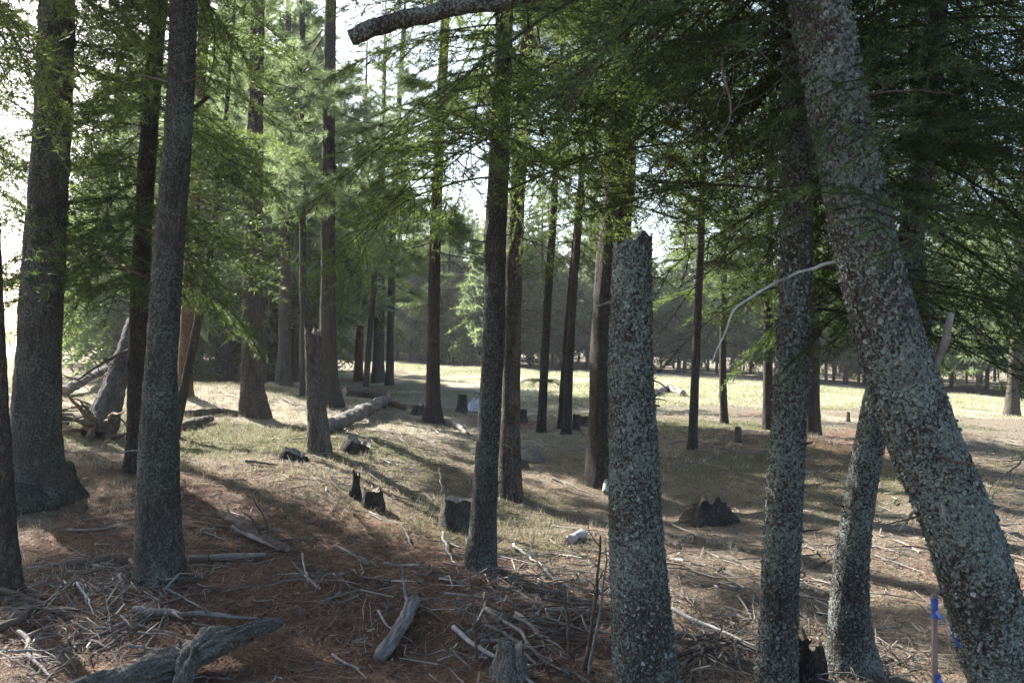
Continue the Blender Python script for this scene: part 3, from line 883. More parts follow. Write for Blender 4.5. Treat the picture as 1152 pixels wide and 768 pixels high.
for (ex, ey, eh, lab) in ((-6.7, 9.3, 11, 'nearest tree added for shade beyond the left edge, its boughs reaching in at the edge of the view'), (-7.3, 10.9, 12, 'tree added for shade just beyond the left edge whose boughs reach in behind the thick left trunk'), (-9.9, 14.3, 13, 'second tree added for shade beyond the left edge, its boughs above the torn leaning trunk')):  # trees added past the left edge to shade the foreground
    eu, ev, _ = to_px((ex, ey, h1(ex, ey)))
    tree('fir_tree', lab, [(eu, ev, 24), (eu + 5, ev - 120, 21), (eu + 12, ev - 300, 18)], Y=ey, height=eh, bark='bark_dark', crown='fir1', z0=2.8, Lmax=2.0, n=76, leaf='fir', sides=20, thin=0.0, gaps=(ey > 9.5))
# --- left middle distance
tree('pine_tree', 'reddish pine trunk behind the leaning sapling on the sunny slope', [(208, 446, 17), (208, 400, 14), (212, 340, 14), (222, 150, 13), (230, 20, 12)],
     height=13, bark='bark_red', crown='pine1', coarse='pine2', z0=3.6, Lmax=1.9, n=60, leaf='pine')
tree('pine_tree', 'stout ridged pine trunk with a flared base on the sunlit slope', [(286, 468, 34), (284, 440, 25), (283, 400, 22), (284, 330, 20), (287, 150, 17), (290, 20, 14)],
     height=15, bark='bark_pine', crown='pine1', coarse='pine2', z0=3.4, Lmax=2.2, n=74, leaf='pine', rough=0.02, sides=48, flare=0.12)
tree('pine_tree', 'tall dark pine trunk behind the short broken stub', [(370, 456, 27), (369, 420, 21), (369, 330, 16), (370, 150, 14), (372, 0, 12)],
     height=16, bark='bark_dark', crown='pine1', coarse='pine2', z0=3.0, Lmax=1.9, n=74, leaf='pine', rough=0.012, sides=40)
tree('tree_snag', 'short broken stub with deeply furrowed silvery bark on the slope', [(360, 508, 27), (357, 470, 22), (354, 420, 19), (352, 374, 18)],
     bark='stub', crown=None, rough=0.018, sides=48, fine=0.03, broken=(-0.3, 0.08), flare=0.0, cat='tree snag')
tree('pine_tree', 'dark trunk on the rise left of the stout ridged pine', [(253, 430, 19), (252, 390, 16), (252, 250, 13)], height=13, bark='bark_dark', crown='fir1', z0=3.0, Lmax=1.9, n=60, leaf='fir')
tree('pine_tree', 'greyish trunk on the rise, right of the stout ridged pine', [(320, 433, 16), (320, 390, 13), (321, 250, 11)], height=14, bark='bark_pine', crown='pine1', coarse='pine2', z0=3.2, Lmax=1.9, n=60, leaf='pine')
tree('pine_tree', 'short dark trunk in the shade just right of the greyish trunk', [(333, 430, 10), (333, 390, 9), (334, 280, 8)], height=11, bark='bark_dark', crown='fir1', z0=2.6, Lmax=1.6, n=50, leaf='fir')
tree('pine_tree', 'slender trunk directly left of the broken stub', [(341, 446, 8), (341, 350, 7.5), (340, 200, 7), (340, 0, 6)], height=13, bark='bark_dark', crown='pine1', coarse='pine2', z0=3.5, Lmax=1.4, n=46, leaf='pine')
tree('pine_tree', 'brownish trunk at the left end of the sunlit meadow', [(403, 428, 10), (405, 370, 8.5), (408, 250, 8)], height=13, bark='bark_red', crown='pine1', coarse='pine2', z0=3.6, Lmax=1.7, n=56, leaf='pine')
tree('pine_tree', 'thin leaning stem in front of the left end of the meadow', [(411, 441, 7), (415, 390, 6.5), (420, 330, 6)], height=9, bark='bark_dark', crown='pine1', coarse='pine2', z0=3.5, Lmax=1.1, n=34, leaf='pine')
tree('fir_tree', 'dark thick-based fir at the left end of the meadow', [(425, 430, 15), (426, 390, 12), (428, 280, 11)], height=14, bark='bark_dark', crown='fir1', z0=2.4, Lmax=2.1, n=70, leaf='fir')
tree('fir_tree', 'narrow fir standing against the meadow right of the thick-based fir', [(438, 433, 10), (439, 390, 8), (442, 250, 7.5), (450, 100, 6), (455, 20, 5)], height=13, bark='bark_dark', crown='pine1', coarse='pine2', z0=3.0, Lmax=1.7, n=60, leaf='pine')
tree('fir_tree', 'straight dark trunk standing alone before the sunlit meadow', [(487, 475, 21), (487, 440, 16), (488, 350, 13.5), (490, 256, 12.5), (496, 120, 11), (501, 20, 10)],
     height=14, bark='bark_dark', crown='pine1', coarse='pine2', z0=3.0, Lmax=1.9, n=62, leaf='pine', rough=0.008, sides=36, dead=12)
# --- right middle distance
T10 = tree('fir_tree', 'thin trunk with a small green tuft at knee height before the meadow', [(609, 486, 11), (612, 420, 9.5), (616, 340, 9), (622, 250, 8)],
     height=10, bark='bark_dark', crown='fir1', z0=3.1, Lmax=1.5, n=56, leaf='fir', sides=20)
tree('fir_tree', 'thin trunk, left one of two standing close together before the meadow', [(630, 482, 7), (634, 420, 6.5), (640, 340, 6), (647, 270, 5.5)],
     height=8, bark='bark_dark', crown='fir1', z0=3.0, Lmax=1.1, n=40, leaf='fir', sides=16)
tree('fir_tree', 'thin trunk, right one of two standing close together before the meadow', [(637, 488, 11), (640, 420, 9), (645, 330, 8.5), (651, 250, 8)],
     height=10, bark='bark_dark', crown='fir1', z0=2.9, Lmax=1.5, n=56, leaf='fir', sides=20)
tree('fir_tree', 'slender pole-like trunk between the snapped-off trunk and the slim lichen trunk', [(779, 505, 11), (782, 420, 9), (786, 330, 8.5), (789, 250, 8)],
     height=9, bark='bark_dark', crown='fir1', z0=2.5, Lmax=1.5, n=56, leaf='fir', sides=20)
tree('fir_tree', 'thinnest stem on the brown rise, right of the slender pole-like trunk', [(815, 476, 9), (813, 430, 8), (814, 330, 7)], height=9, bark='bark_dark', crown='fir1', z0=2.4, Lmax=1.4, n=50, leaf='fir', sides=18)
tree('fir_tree', 'dark trunk showing at the left edge of the slim lichen trunk', [(864, 482, 12), (864, 400, 10), (865, 280, 9)], height=11, bark='bark_dark', crown='fir1', z0=2.4, Lmax=1.7, n=60, leaf='fir_shaded', sides=20)
tree('fir_tree', 'dark trunk showing at the right edge of the slim lichen trunk', [(912, 490, 20), (913, 400, 17), (914, 280, 15)], height=12, bark='bark_dark', crown='fir1', z0=2.2, Lmax=2.0, n=80, leaf='fir_shaded', sides=28)
tree('fir_tree', 'dim trunk with a pale edge behind the right side of the leaning tree', [(1045, 500, 18), (1040, 400, 16), (1031, 250, 13), (1028, 100, 11)], Y=11.0, height=11, bark='bark_dark', crown='fir1', z0=2.9, Lmax=1.9, n=100, leaf='fir_shaded', sides=24)
tree('pine_tree', 'grey pine trunk standing in the meadow at the right end', [(1138, 468, 15), (1140, 430, 12), (1147, 300, 10), (1152, 200, 9)], height=11, bark='bark_pine', crown='pine1', coarse='pine2', z0=2.2, Lmax=2.0, n=64, leaf='pine', sides=20)

# --- more trees on the rise above the lake
def far_variant(kind, seed, Hh):
    fine = 'fir3' if kind == 'fir' else 'pine3'
    C = np.array([[0, 0, -0.3], [0.05, 0.02, Hh * 0.3], [0.0, 0.06, Hh * 0.65], [0.06, 0, Hh]]); R = np.array([0.13, 0.11, 0.07, 0.015])
    mb, surf = trunk_surface(C, R, 10, 0.3, 99, 0.008, seed, 0.2)
    tm = mb.mesh('trunk', [M['bark_pine' if kind != 'fir' else 'bark_dark'], M['cut']])
    zz, cc = surf[1][:, 2], surf[1]
    def axis(z): return np.array([np.interp(z, zz, cc[:, 0]), np.interp(z, zz, cc[:, 1]), z]), 0.1
    cm = build_crown(axis, kind, 2.1 if kind != 'fir' else 1.1, Hh, 2.6, 150, fine, fine, 99, seed, False, 0.9, None, (1.0, 3.0), 6).mesh('crown', [M['pine' if kind != 'fir' else 'fir'], M['limb']], False)
    return tm, cm
FAR = [far_variant('pine', 501, 12), far_variant('fir', 502, 12), far_variant('pine', 503, 10), far_variant('fir', 504, 11), far_variant('pine', 505, 13), far_variant('pine', 506, 9)]
def far_tree(x, y, k, s, az, label, group):
    tm, cm = FAR[k]
    root = thing('pine_tree' if k not in (1, 3) else 'fir_tree', label, 'tree', (x, y, h1(x, y)), group)
    root.rotation_euler = (0.03 * math.sin(az * 3), 0.03 * math.cos(az * 5), az)
    root.scale = (s, s, s)
    link('trunk', tm, root); link('crown', cm, root)
r = np.random.default_rng(77)
placed = []
def far_ok(x, y, d, gapr=0.8):
    if any((x - a) ** 2 + (y - b_) ** 2 < d * d for a, b_ in placed): return False
    for z in (3.0, 5.0, 7.5):
        if in_gap(np.array([x, y, h1(x, y) + z]), gapr): return False
    return True
cnt = 0
for _ in range(6000):
    if cnt >= 205: break
    row = r.random() ** 1.7
    y = 0; x = r.uniform(-30, 46)
    y = float(np.interp(x, MEADOW_FAR_X, MEADOW_FAR_Y)) + 0.8 + 34 * row
    if abs(x) > 0.66 * y + 3 or x < -0.50 * y: continue
    if not far_ok(x, y, 1.35): continue
    placed.append((x, y)); cnt += 1
    k = int(r.integers(6)); k = 0 if k == 3 and r.random() < 0.25 else k
    far_tree(x, y, k, (1.0 - 0.35 * row) * (0.72 + 0.4 * r.random()), r.random() * 6.28,
             'bushy fir in the wood beyond the sunlit meadow' if k in (1, 3) else 'pine in the wood beyond the sunlit meadow', 'trees beyond the meadow')
cnt = 0
for _ in range(3000):
    if cnt >= 26: break
    x, y = r.uniform(-30, -6), r.uniform(19, 50)
    if x < -0.50 * y or y > near_edge(np.array([x]))[0] - 2 or h1(x, y) < LAKE_Z + 0.3: continue
    if not far_ok(x, y, 2.0, 1.2): continue
    placed.append((x, y)); cnt += 1
    k = int(r.integers(6))
    far_tree(x, y, k, 0.8 + 0.4 * r.random(), r.random() * 6.28, 'dim tree behind the rise on the left, toward the lake', 'trees behind the left rise')

# ------------------------------------------------------------------ parts that belong to single trees
def add_branch(root, base, name, pts, radii, mat, sides=10, rough=0.15, label=None, twigs=0, seed=1):
    mb = MB()
    P = np.array(pts); s = np.linspace(0, 1, len(P)); t = np.linspace(0, 1, 40)
    C = np.stack([np.interp(t, s, P[:, k]) for k in range(3)], 1)
    k = np.hanning(9)[1:-1]; k /= k.sum()
    Cp = np.vstack([np.repeat(C[:1], 3, 0), C, np.repeat(C[-1:], 3, 0)])
    C = np.stack([np.convolve(Cp[:, j], k, 'valid') for j in range(3)], 1)
    R = np.interp(t, np.linspace(0, 1, len(radii)), radii)
    C = C + (0.25 * R[:, None] + 0.006) * np.stack([vnoise(C * 11, 3), vnoise(C * 11, 5), vnoise(C * 11, 8)], 1) * (1 + 0.5 * (R[:, None] < 0.008))
    tube(mb, C, R, sides, rough, 30, seed)
    r = np.random.default_rng(seed)
    for _ in range(twigs):
        i = r.integers(8, 38); d = norm(r.normal(size=3) * np.array([1, 0.7, 0.6]) + np.array([0, 0, -0.5])); L = 0.12 + 0.3 * r.random()
        tube(mb, wobble(C[i], C[i] + d * L, 8, 0.12, int(r.integers(900))), np.linspace(R[i] * 0.5, 0.0012, 8), 5, cap=False)
    o = link(name, mb.mesh(name, [M[mat]], origin=base), root)
    if label: o['label'] = label
    return o
add_branch(T1, T1b, 'dead_branch', [at(940, 296, 3.05), at(912, 302, 2.98), at(880, 315, 2.9), at(850, 330, 2.85), at(826, 352, 2.8), at(812, 378, 2.78), at(802, 410, 2.75)], [0.0062, 0.0052, 0.0048, 0.0045, 0.004, 0.003, 0.0012], 'bleached', twigs=0, label='pale bare curved dead branch', seed=4)
add_branch(T1, T1b, 'dead_branch', [at(1046, 425, 3.0), at(1056, 395, 2.98), at(1066, 368, 2.95), at(1071, 352, 2.95)], [0.017, 0.015, 0.013, 0.011], 'dead', label='short grey broken stub', seed=5)
add_branch(T1, T1b, 'dead_branch', [at(968, 107, 3.1), at(1000, 103, 3.2), at(1035, 101, 3.3), at(1080, 107, 3.4)], [0.006, 0.005, 0.004, 0.002], 'dead_brown', label='thin dead twig', seed=6)
add_branch(T1, T1b, 'broken_limb', [at(898, -150, 3.1), at(840, -105, 3.4), at(760, -60, 3.7), at(670, -22, 3.9), at(580, -2, 4.0), at(500, 10, 4.05), at(440, 26, 4.05), at(389, 44, 4.05)], [0.05, 0.048, 0.046, 0.044, 0.042, 0.042, 0.043, 0.040], 'bark_lichen', 16, 0.2, 'dark limb with a snapped-off end', seed=7)
add_branch(T2, T2b, 'dead_branch', [at(893, 34, 3.85), at(860, 35, 3.7), at(822, 35, 3.6)], [0.012, 0.011, 0.008], 'dead', label='short grey horizontal dead stub', seed=8, twigs=4)
add_branch(T2, T2b, 'dead_branch', [at(893, 38, 3.85), at(848, 45, 3.6), at(818, 50, 3.5), at(810, 75, 3.45), at(820, 110, 3.45), at(822, 140, 3.45), at(800, 165, 3.45)], [0.01, 0.008, 0.007, 0.006, 0.005, 0.004, 0.002], 'dead', label='hooked hanging dead branch', seed=9, twigs=9)
add_branch(T7, T7b, 'dead_branch', [at(757, 3, 5.0), at(720, 35, 5.0), at(690, 65, 5.0), at(670, 95, 5.0), at(655, 122, 5.0)], [0.012, 0.011, 0.009, 0.007, 0.003], 'dead', label='slender pale bare branch', seed=10)
add_branch(L4[0], L4[2], 'dead_branch', [at(158, 388, 9.3), at(135, 398, 9.1), at(110, 412, 8.9), at(85, 428, 8.8), at(66, 418, 8.7)], [0.022, 0.018, 0.014, 0.01, 0.004], 'dead_brown', twigs=12, seed=12)
add_branch(L2[0], L2[2], 'dead_branch', [at(184, 320, 5.2), at(150, 305, 5.0), at(120, 288, 4.9), at(96, 278, 4.9)], [0.009, 0.007, 0.005, 0.002], 'dead_brown', seed=13)
add_branch(L2[0], L2[2], 'branch_stub', [at(208, 130, 5.2), at(222, 120, 5.1), at(235, 108, 5.05)], [0.016, 0.014, 0.011], 'limb', seed=14)
def stubs(tr, surf, base, n, hmin, hmax, seed):
    r = np.random.default_rng(seed)
    s, C2, R2, T, D, V = surf
    for k in range(n):
        z = base[2] + hmin + (hmax - hmin) * r.random()
        i = int(np.argmin(np.abs(C2[:, 2] - z))); j = int(r.integers(V.shape[1]))
        if D[i, j][1] > 0.5: continue
        p = V[i, j] - D[i, j] * 0.012; L = 0.025 + 0.16 * r.random() ** 2.5
        d = norm(D[i, j] + np.array([0, 0, -0.15 + 0.5 * r.random()]) + 0.2 * r.normal(size=3))
        mb = MB(); tube(mb, wobble(p, p + d * (L + 0.012), 7, 0.12, int(r.integers(900))), np.linspace(0.0075, 0.003, 7) * (0.6 + 0.7 * r.random()), 7, 0.25, 40, k)
        link('branch_stub', mb.mesh('branch_stub', [M['dead' if r.random() < 0.6 else 'dead_brown']], origin=base), tr)
stubs(T1, T1s, T1b, 16, 0.6, 3.0, 1); stubs(T2, T2s, T2b, 20, 0.5, 2.6, 2); stubs(T5, T5s, T5b, 16, 0.4, 2.0, 3); stubs(T3, T3s, T3b, 12, 0.4, 2.2, 4)
stubs(T7, T7s, T7b, 14, 0.4, 2.8, 5); stubs(L2[0], L2[1], L2[2], 14, 0.4, 3.5, 6)
# small tuft at knee height on the thin trunk
mb = MB()
pt = at(611, 427, float(T10[2][1]))
for k in range(9):
    a = k * 0.7
    tl, tw = TPL['fir1'][k % 5]
    mb.tris(place(tl, pt, a, math.radians(6), 0.2, 0.42), 0); mb.tris(place(tw, pt, a, math.radians(6), 0.2, 0.42), 1)
link('low_tuft', mb.mesh('low_tuft', [M['fir_shaded'], M['limb']], False, origin=T10[2]), T10[0])

# ------------------------------------------------------------------ stumps, logs and other single things on the floor
def stump(label, px, py, wpx, hpx, tilt=0.0, jag=0.03, bark='bark_grey', rough=0.016, flare=0.3, lean=(0, 0), cutm='cut', name='tree_stump', taper=0.92, group=None, seed=None):
    SEED[0] += 3; seed = SEED[0]
    p = G(px, py); Y = p[1]
    R0 = wpx * 0.5 * Y / FPX; h = hpx * Y / FPX
    top = p + np.array([lean[0], lean[1], 1.0]) * h
    C = np.array([p - np.array([0, 0, 0.12]), p, p * 0.5 + top * 0.5, top]); R = np.array([R0 * 1.03, R0, R0 * (1 + taper) / 2, R0 * taper])
    root = thing(name, label, 'stump', p, group)
    mb, _ = trunk_surface(C, R, 36, 0.03, 99, rough, seed, flare, tilt, jag=jag)
    # cap faces go into their own part
    nb = mb.f3[-1]; capv = mb.v[-1]; cap4, cap3 = mb.f4[-1] - (mb.n - len(capv)), nb - (mb.n - len(capv))
    mb.v.pop(); mb.f3.pop(); mb.m3.pop(); mb.f4.pop(); mb.m4.pop()
    link('stump_bark', mb.mesh('stump_bark', [M[bark]], origin=p), root)
    c = MB(); c.add(capv, f3=cap3, f4=cap4)
    link('broken_top', c.mesh('broken_top', [M[cutm]], origin=p), root)
    return root
stump('broad grey cut stump just left of the slim dark fir', 514, 598, 34, 36, 0.1, 0.02, 'bark_mossy', cutm='silver')
stump('narrow pointed rotten stump standing beside a low dark stump', 400, 560, 10, 27, -0.6, 0.06, 'bark_dark', taper=0.6)
stump('low dark rotten stump right of the narrow pointed stump', 420, 572, 20, 20, 0.2, 0.04, 'bark_dark')
stump('wide dark eroded stump like a mound on the open right floor', 796, 588, 50, 20, 0.0, 0.12, 'bark_dark', 0.05, 0.4, taper=0.62, cutm='dead_brown')
stump('low broad weathered stump near the foot of the pale-edged trunk', 594, 516, 30, 13, 0.1, 0.05, 'dead', 0.03, 0.3, taper=0.7, cutm='silver')
stump('small knobbly stump in front of the low broad weathered stump', 587, 528, 12, 11, 0.3, 0.03, 'dead_brown', 0.015)
stump('upright cut stump left of the slim dark fir, by the shaded grass', 520, 464, 11, 21, 0.15, 0.01)
stump('squat cut stump at the foot of the lone straight trunk', 470, 466, 12, 11, 0.0, 0.02)
stump('tall narrow cut stump in the shaded grass right of the pale-edged trunk', 588, 474, 9, 14, 0.1, 0.01)
stump('thin grey stub beside the two close thin trunks', 648, 484, 8, 18, 0.2, 0.03, 'bark_pine')
stump('dark rounded stump nearest the foot of the half hidden trunk', 659, 478, 12, 10, 0.0, 0.03)
stump('small post-like stub on the brown rise', 830, 497, 7, 17, 0.1, 0.02, 'dead_brown')
stump('tiny post in the grass behind the leaning trunks', 954, 474, 4, 11, 0.0, 0.0, 'dead_brown', 0.003)
stump('sawn stump on the slope right of the broken stub', 398, 506, 26, 10, -0.1, 0.02, 'bark_dark', lean=(0.5, 0.0), cutm='silver')
stump('dark sawn stump below the stout ridged pine', 330, 517, 25, 9, 0.1, 0.02, 'bark_dark', lean=(0.4, 0), cutm='silver')
stump('grey rotten stump half buried in the brush in the foreground', 572, 764, 34, 36, 0.3, 0.05, 'root_wood', 0.03, taper=0.75, cutm='dead')
stump('split rotten stump at the foot of the slim lichen trunk', 907, 762, 32, 42, -0.2, 0.05, 'bark_dark', 0.02, cutm='dead_brown')
stump('mossy rounded stump against the thick left trunk', 62, 562, 40, 40, -0.3, 0.06, 'bark_mossy', 0.03, 0.5, taper=0.7, cutm='dead_brown')

def log(name, label, cat, P, R, mat, sides=20, rough=0.16, fq=14, group=None, capm='cut', twigs=0, seed=0, kink=0.02, n=None, furrow=0.22):
    mb = MB()
    P = np.array(P, dtype=float); s = np.linspace(0, 1, len(P))
    n = n or max(24, int(np.linalg.norm(P[-1] - P[0]) / 0.015))
    t = np.linspace(0, 1, n)
    C = np.stack([np.interp(t, s, P[:, k]) for k in range(3)], 1)
    R = np.interp(t, np.linspace(0, 1, len(R)), R)
    C = C + kink * np.stack([vnoise(C * 3 + seed, 3), vnoise(C * 3 + seed, 5), 0.5 * vnoise(C * 3 + seed, 8)], 1)
    tube(mb, C, R, max(sides, 32), rough, fq, seed, m=0, capm=1, furrow=furrow)
    r = np.random.default_rng(seed)
    for _ in range(twigs):
        i = int(r.integers(int(n * 0.15), n - 1)); d = norm(r.normal(size=3) * np.array([1, 1, 0.7]) + np.array([0, 0, 0.5])); L = (0.1 + 0.35 * r.random())
        tube(mb, wobble(C[i], C[i] + d * L, 8, 0.12, int(r.integers(900))), np.linspace(min(R[i] * 0.5, 0.012), 0.0015, 8), 5, cap=False)
    o0 = P[0].copy()
    me = mb.mesh(name, [M[mat], M[capm]], origin=o0)
    qt = Vector(P[-1] - P[0]).to_track_quat('Z', 'Y')
    me.transform(qt.to_matrix().to_4x4().inverted())
    o = link(name, me, None, o0)
    o.rotation_mode = 'QUATERNION'; o.rotation_quaternion = qt
    return tag(o, label, cat, group)
def GL(px, py, lift=0.0):
    p = G(px, py); p[2] += lift; return p

log('fallen_log', 'short grey weathered log lying on the red needle litter in the foreground', 'log', [GL(432, 744, 0.035), GL(450, 712, 0.045), GL(466, 684, 0.04)], [0.036, 0.046, 0.040, 0.044, 0.037, 0.033], 'silver', kink=0.03, rough=0.3, fq=20, furrow=0.4, capm='dead', twigs=2, seed=2)
log('fallen_log', 'long grey fallen log with bare white twigs behind the broken stub', 'log', [GL(366, 490, 0.1), GL(395, 478, 0.13), GL(432, 458, 0.12)], [0.10, 0.115, 0.10], 'log_grey', twigs=12, seed=3, furrow=0.12, rough=0.08, kink=0.04)
log('fallen_log', 'dark log in the shade at the upper end of the long grey log', 'log', [GL(388, 446, 0.1), GL(410, 448, 0.12), GL(436, 452, 0.15)], [0.10, 0.12, 0.13], 'dead_brown', twigs=6, seed=4)
log('fallen_log', 'thin dark log on the grass left of the lone straight trunk', 'log', [GL(430, 456, 0.08), GL(458, 462, 0.06)], [0.07, 0.05], 'dead_brown', seed=5)
log('fallen_log', 'pale curved root lying right of the lone straight trunk', 'log', [GL(502, 476, 0.05), GL(512, 482, 0.09), GL(526, 490, 0.03)], [0.03, 0.05, 0.025], 'dead', seed=6)
log('fallen_log', 'dark narrow log on the sunlit slope below the reddish pine', 'log', [GL(202, 484, 0.05), GL(222, 480, 0.07), GL(238, 476, 0.06)], [0.05, 0.06, 0.05], 'dead_brown', seed=7)
log('fallen_log', 'long low mossy log across the sunlit slope', 'log', [GL(206, 468, 0.03), GL(250, 466, 0.05), GL(292, 472, 0.03)], [0.05, 0.05, 0.04], 'dead_brown', seed=8)
log('fallen_log', 'dark log lying behind the torn leaning trunk', 'log', [GL(72, 447, 0.1), GL(100, 438, 0.25), GL(132, 424, 0.45)], [0.10, 0.09, 0.07], 'log_grey', twigs=14, seed=9)
log('fallen_log', 'pale heap-end log lying out in the meadow', 'log', [GL(737, 445, 0.1), GL(752, 441, 0.15), GL(768, 446, 0.1)], [0.12, 0.13, 0.1], 'dead', twigs=14, seed=10)
log('fallen_log', 'half-buried grey log behind the dark left foreground trunk', 'log', [GL(70, 640, 0.01), GL(110, 635, 0.03), GL(155, 632, 0.0)], [0.03, 0.045, 0.04], 'dead_brown', seed=11)
log('fallen_log', 'smooth pale stick-like log right of the dark left foreground trunk', 'log', [GL(210, 634, 0.03), GL(250, 631, 0.03), GL(299, 628, 0.02)], [0.018, 0.022, 0.016], 'dead', seed=12)
log('fallen_log', 'charred dark log on the reddish floor of the left clearing', 'log', [GL(247, 582, 0.03), GL(272, 600, 0.05), GL(322, 622, 0.03)], [0.03, 0.04, 0.025], 'dead_brown', twigs=5, seed=13)
log('fallen_log', 'grey log piece beside the charred dark log', 'log', [GL(262, 596, 0.02), GL(290, 612, 0.03), GL(316, 622, 0.02)], [0.016, 0.018, 0.012], 'dead', seed=14)
# old root log in the left foreground, arching out of the ground
log('root_log', 'thick grey weathered root log arching out of the ground in the left foreground', 'log',
    [GL(60, 800, 0.0), GL(120, 778, 0.03), at(190, 752, 3.72), at(235, 722, 3.85), at(275, 708, 4.0), at(314, 699, 4.12)], [0.05, 0.06, 0.085, 0.075, 0.05, 0.024], 'root_wood', 48, 0.3, 9, capm='dead', seed=15, kink=0.05, furrow=0.5)
log('root_log', 'forked lower arm of a rotten root beside the arching root log', 'log',
    [at(215, 735, 3.75), at(210, 765, 3.65), at(205, 795, 3.6)], [0.06, 0.055, 0.05], 'root_wood', 40, 0.3, 9, capm='dead', seed=16, furrow=0.5)

# torn leaning trunk with its root plate at the left
tb = G(112, 492)
tY = float(tb[1])
root = thing('uprooted_trunk', 'pale torn leaning dead trunk with splintered roots on the sunlit slope', 'dead tree', tb)
C = np.array([at(110, 490, tY), at(118, 468, tY + 0.1), at(130, 430, tY + 0.3), at(142, 395, tY + 0.6), at(152, 360, tY + 0.9)])
mb, _ = trunk_surface(C, np.array([13, 15, 12, 10.5, 9]) * tY / FPX, 36, 0.04, 99, 0.02, 41, 0.3, mb=None, jag=0.1)
link('trunk', mb.mesh('trunk', [M['stub'], M['cut']], origin=tb), root)
r = np.random.default_rng(8)
for k, (a, b_) in enumerate([((112, 476), (90, 452)), ((116, 478), (140, 462)), ((108, 482), (60, 486)), ((110, 478), (76, 440)), ((112, 480), (66, 466)), ((108, 488), (80, 500)), ((118, 490), (152, 486)), ((104, 484), (72, 484)), ((115, 492), (125, 510)), ((110, 470), (98, 500))]):
    mb = MB()
    P = wobble(at(*a, tY - 0.1), at(*b_, tY - 0.5 * r.random() - 0.1), 16, 0.16, 60 + k)
    tube(mb, P, np.linspace(0.05, 0.006, 16), 12, 0.5, 22, k, furrow=0.4)
    link('torn_root', mb.mesh('torn_root', [M['torn']], origin=tb), root)
for k in range(16):
    a = (100 + 26 * r.normal(), 482 + 12 * r.normal()); b_ = (a[0] + 34 * r.normal(), a[1] + 14 * r.normal())
    p0, p1 = G(*a), G(*b_); p0[2] += 0.05 + 0.3 * r.random(); p1[2] += 0.3 * r.random()
    mb = MB(); tube(mb, wobble(p0, p1, 14, 0.12, 300 + k), np.linspace(0.014 + 0.014 * r.random(), 0.004, 14), 6, 0.3, 20, k)
    tag(link('dead_branch', mb.mesh('dead_branch', [M[['dead_brown', 'dead', 'torn', 'log_grey'][k % 4]]], origin=p0), None, p0), 'loose stick in the tangle round the torn leaning trunk', 'branch', 'sticks in the root tangle')

# mossy boulder under the thick left trunk
def boulder(name, label, cat, p, sx, sy, sz, mat, seed):
    n1, n2 = 30, 20
    th, ph = np.meshgrid(np.linspace(0, 2 * np.pi, n1, endpoint=False), np.linspace(0.02, np.pi - 0.02, n2))
    D = np.stack([np.cos(th) * np.sin(ph), np.sin(th) * np.sin(ph), np.cos(ph)], -1).reshape(-1, 3)
    V = D * np.array([sx, sy, sz]) * (1 + 0.35 * fbm(D * 1.6 + seed, 3, seed)[:, None] + 0.08 * vnoise(D * 9, seed)[:, None])
    i = np.arange(n2 - 1)[:, None] * n1; j = np.arange(n1)[None]; j2 = (j + 1) % n1
    mb = MB(); mb.add(V, f4=np.stack([i + j, i + j2, i + n1 + j2, i + n1 + j], -1).reshape(-1, 4))
    return tag(link(name, mb.mesh(name, [M[mat]]), None, p), label, cat)
boulder('boulder', 'dark mossy boulder at the foot of the thick left trunk', 'boulder', GL(22, 575, 0.05), 0.25, 0.2, 0.17, 'bark_mossy', 3)
log('log_chunk', 'small white bleached log chunk on the floor left of the snapped-off trunk', 'log chunk', [GL(656, 604, 0.03), GL(641, 611, 0.03)], [0.045, 0.042, 0.047], 'bleached', capm='bleached', seed=5, rough=0.25, furrow=0.3, kink=0.0)
log('log_chunk', 'small tan chunk of wood touching the left side of the snapped-off trunk', 'log chunk', [GL(681, 556, 0.02), GL(684, 552, 0.16)], [0.035, 0.045, 0.03], 'bleached', seed=6, rough=0.3)
log('log_chunk', 'brown chunk of wood right of the snapped-off trunk', 'log chunk', [GL(742, 608, 0.03), GL(762, 618, 0.03)], [0.04, 0.045, 0.03], 'dead_brown', seed=7, rough=0.3)
# crumpled pale tarp beyond the slim fir
n1 = 26
X, Z = np.meshgrid(np.linspace(-1, 1, n1), np.linspace(-1, 1, n1))
q = np.stack([X.ravel() * 2.2, Z.ravel() * 2.2, 0 * X.ravel()], 1)
hgt = np.clip(1 - X.ravel() ** 2 - Z.ravel() ** 2, 0, 1) ** 0.6
pz = hgt * (0.20 + 0.16 * vnoise(q * 1.6, 4)) + 0.05 * vnoise(q * 3.5, 5) * hgt
mb = MB(); i = np.arange(n1 - 1)[:, None] * n1 + np.arange(n1 - 1)[None]
mb.add(np.stack([X.ravel() * 0.17, Z.ravel() * 0.14, pz], 1), f4=np.stack([i, i + 1, i + n1 + 1, i + n1], -1).reshape(-1, 4))
tag(link('tarp_bundle', mb.mesh('tarp_bundle', [M['tarp']]), None, GL(533, 462)), 'crumpled pale blue and white bundle in the grass behind the slim dark fir', 'bundle')

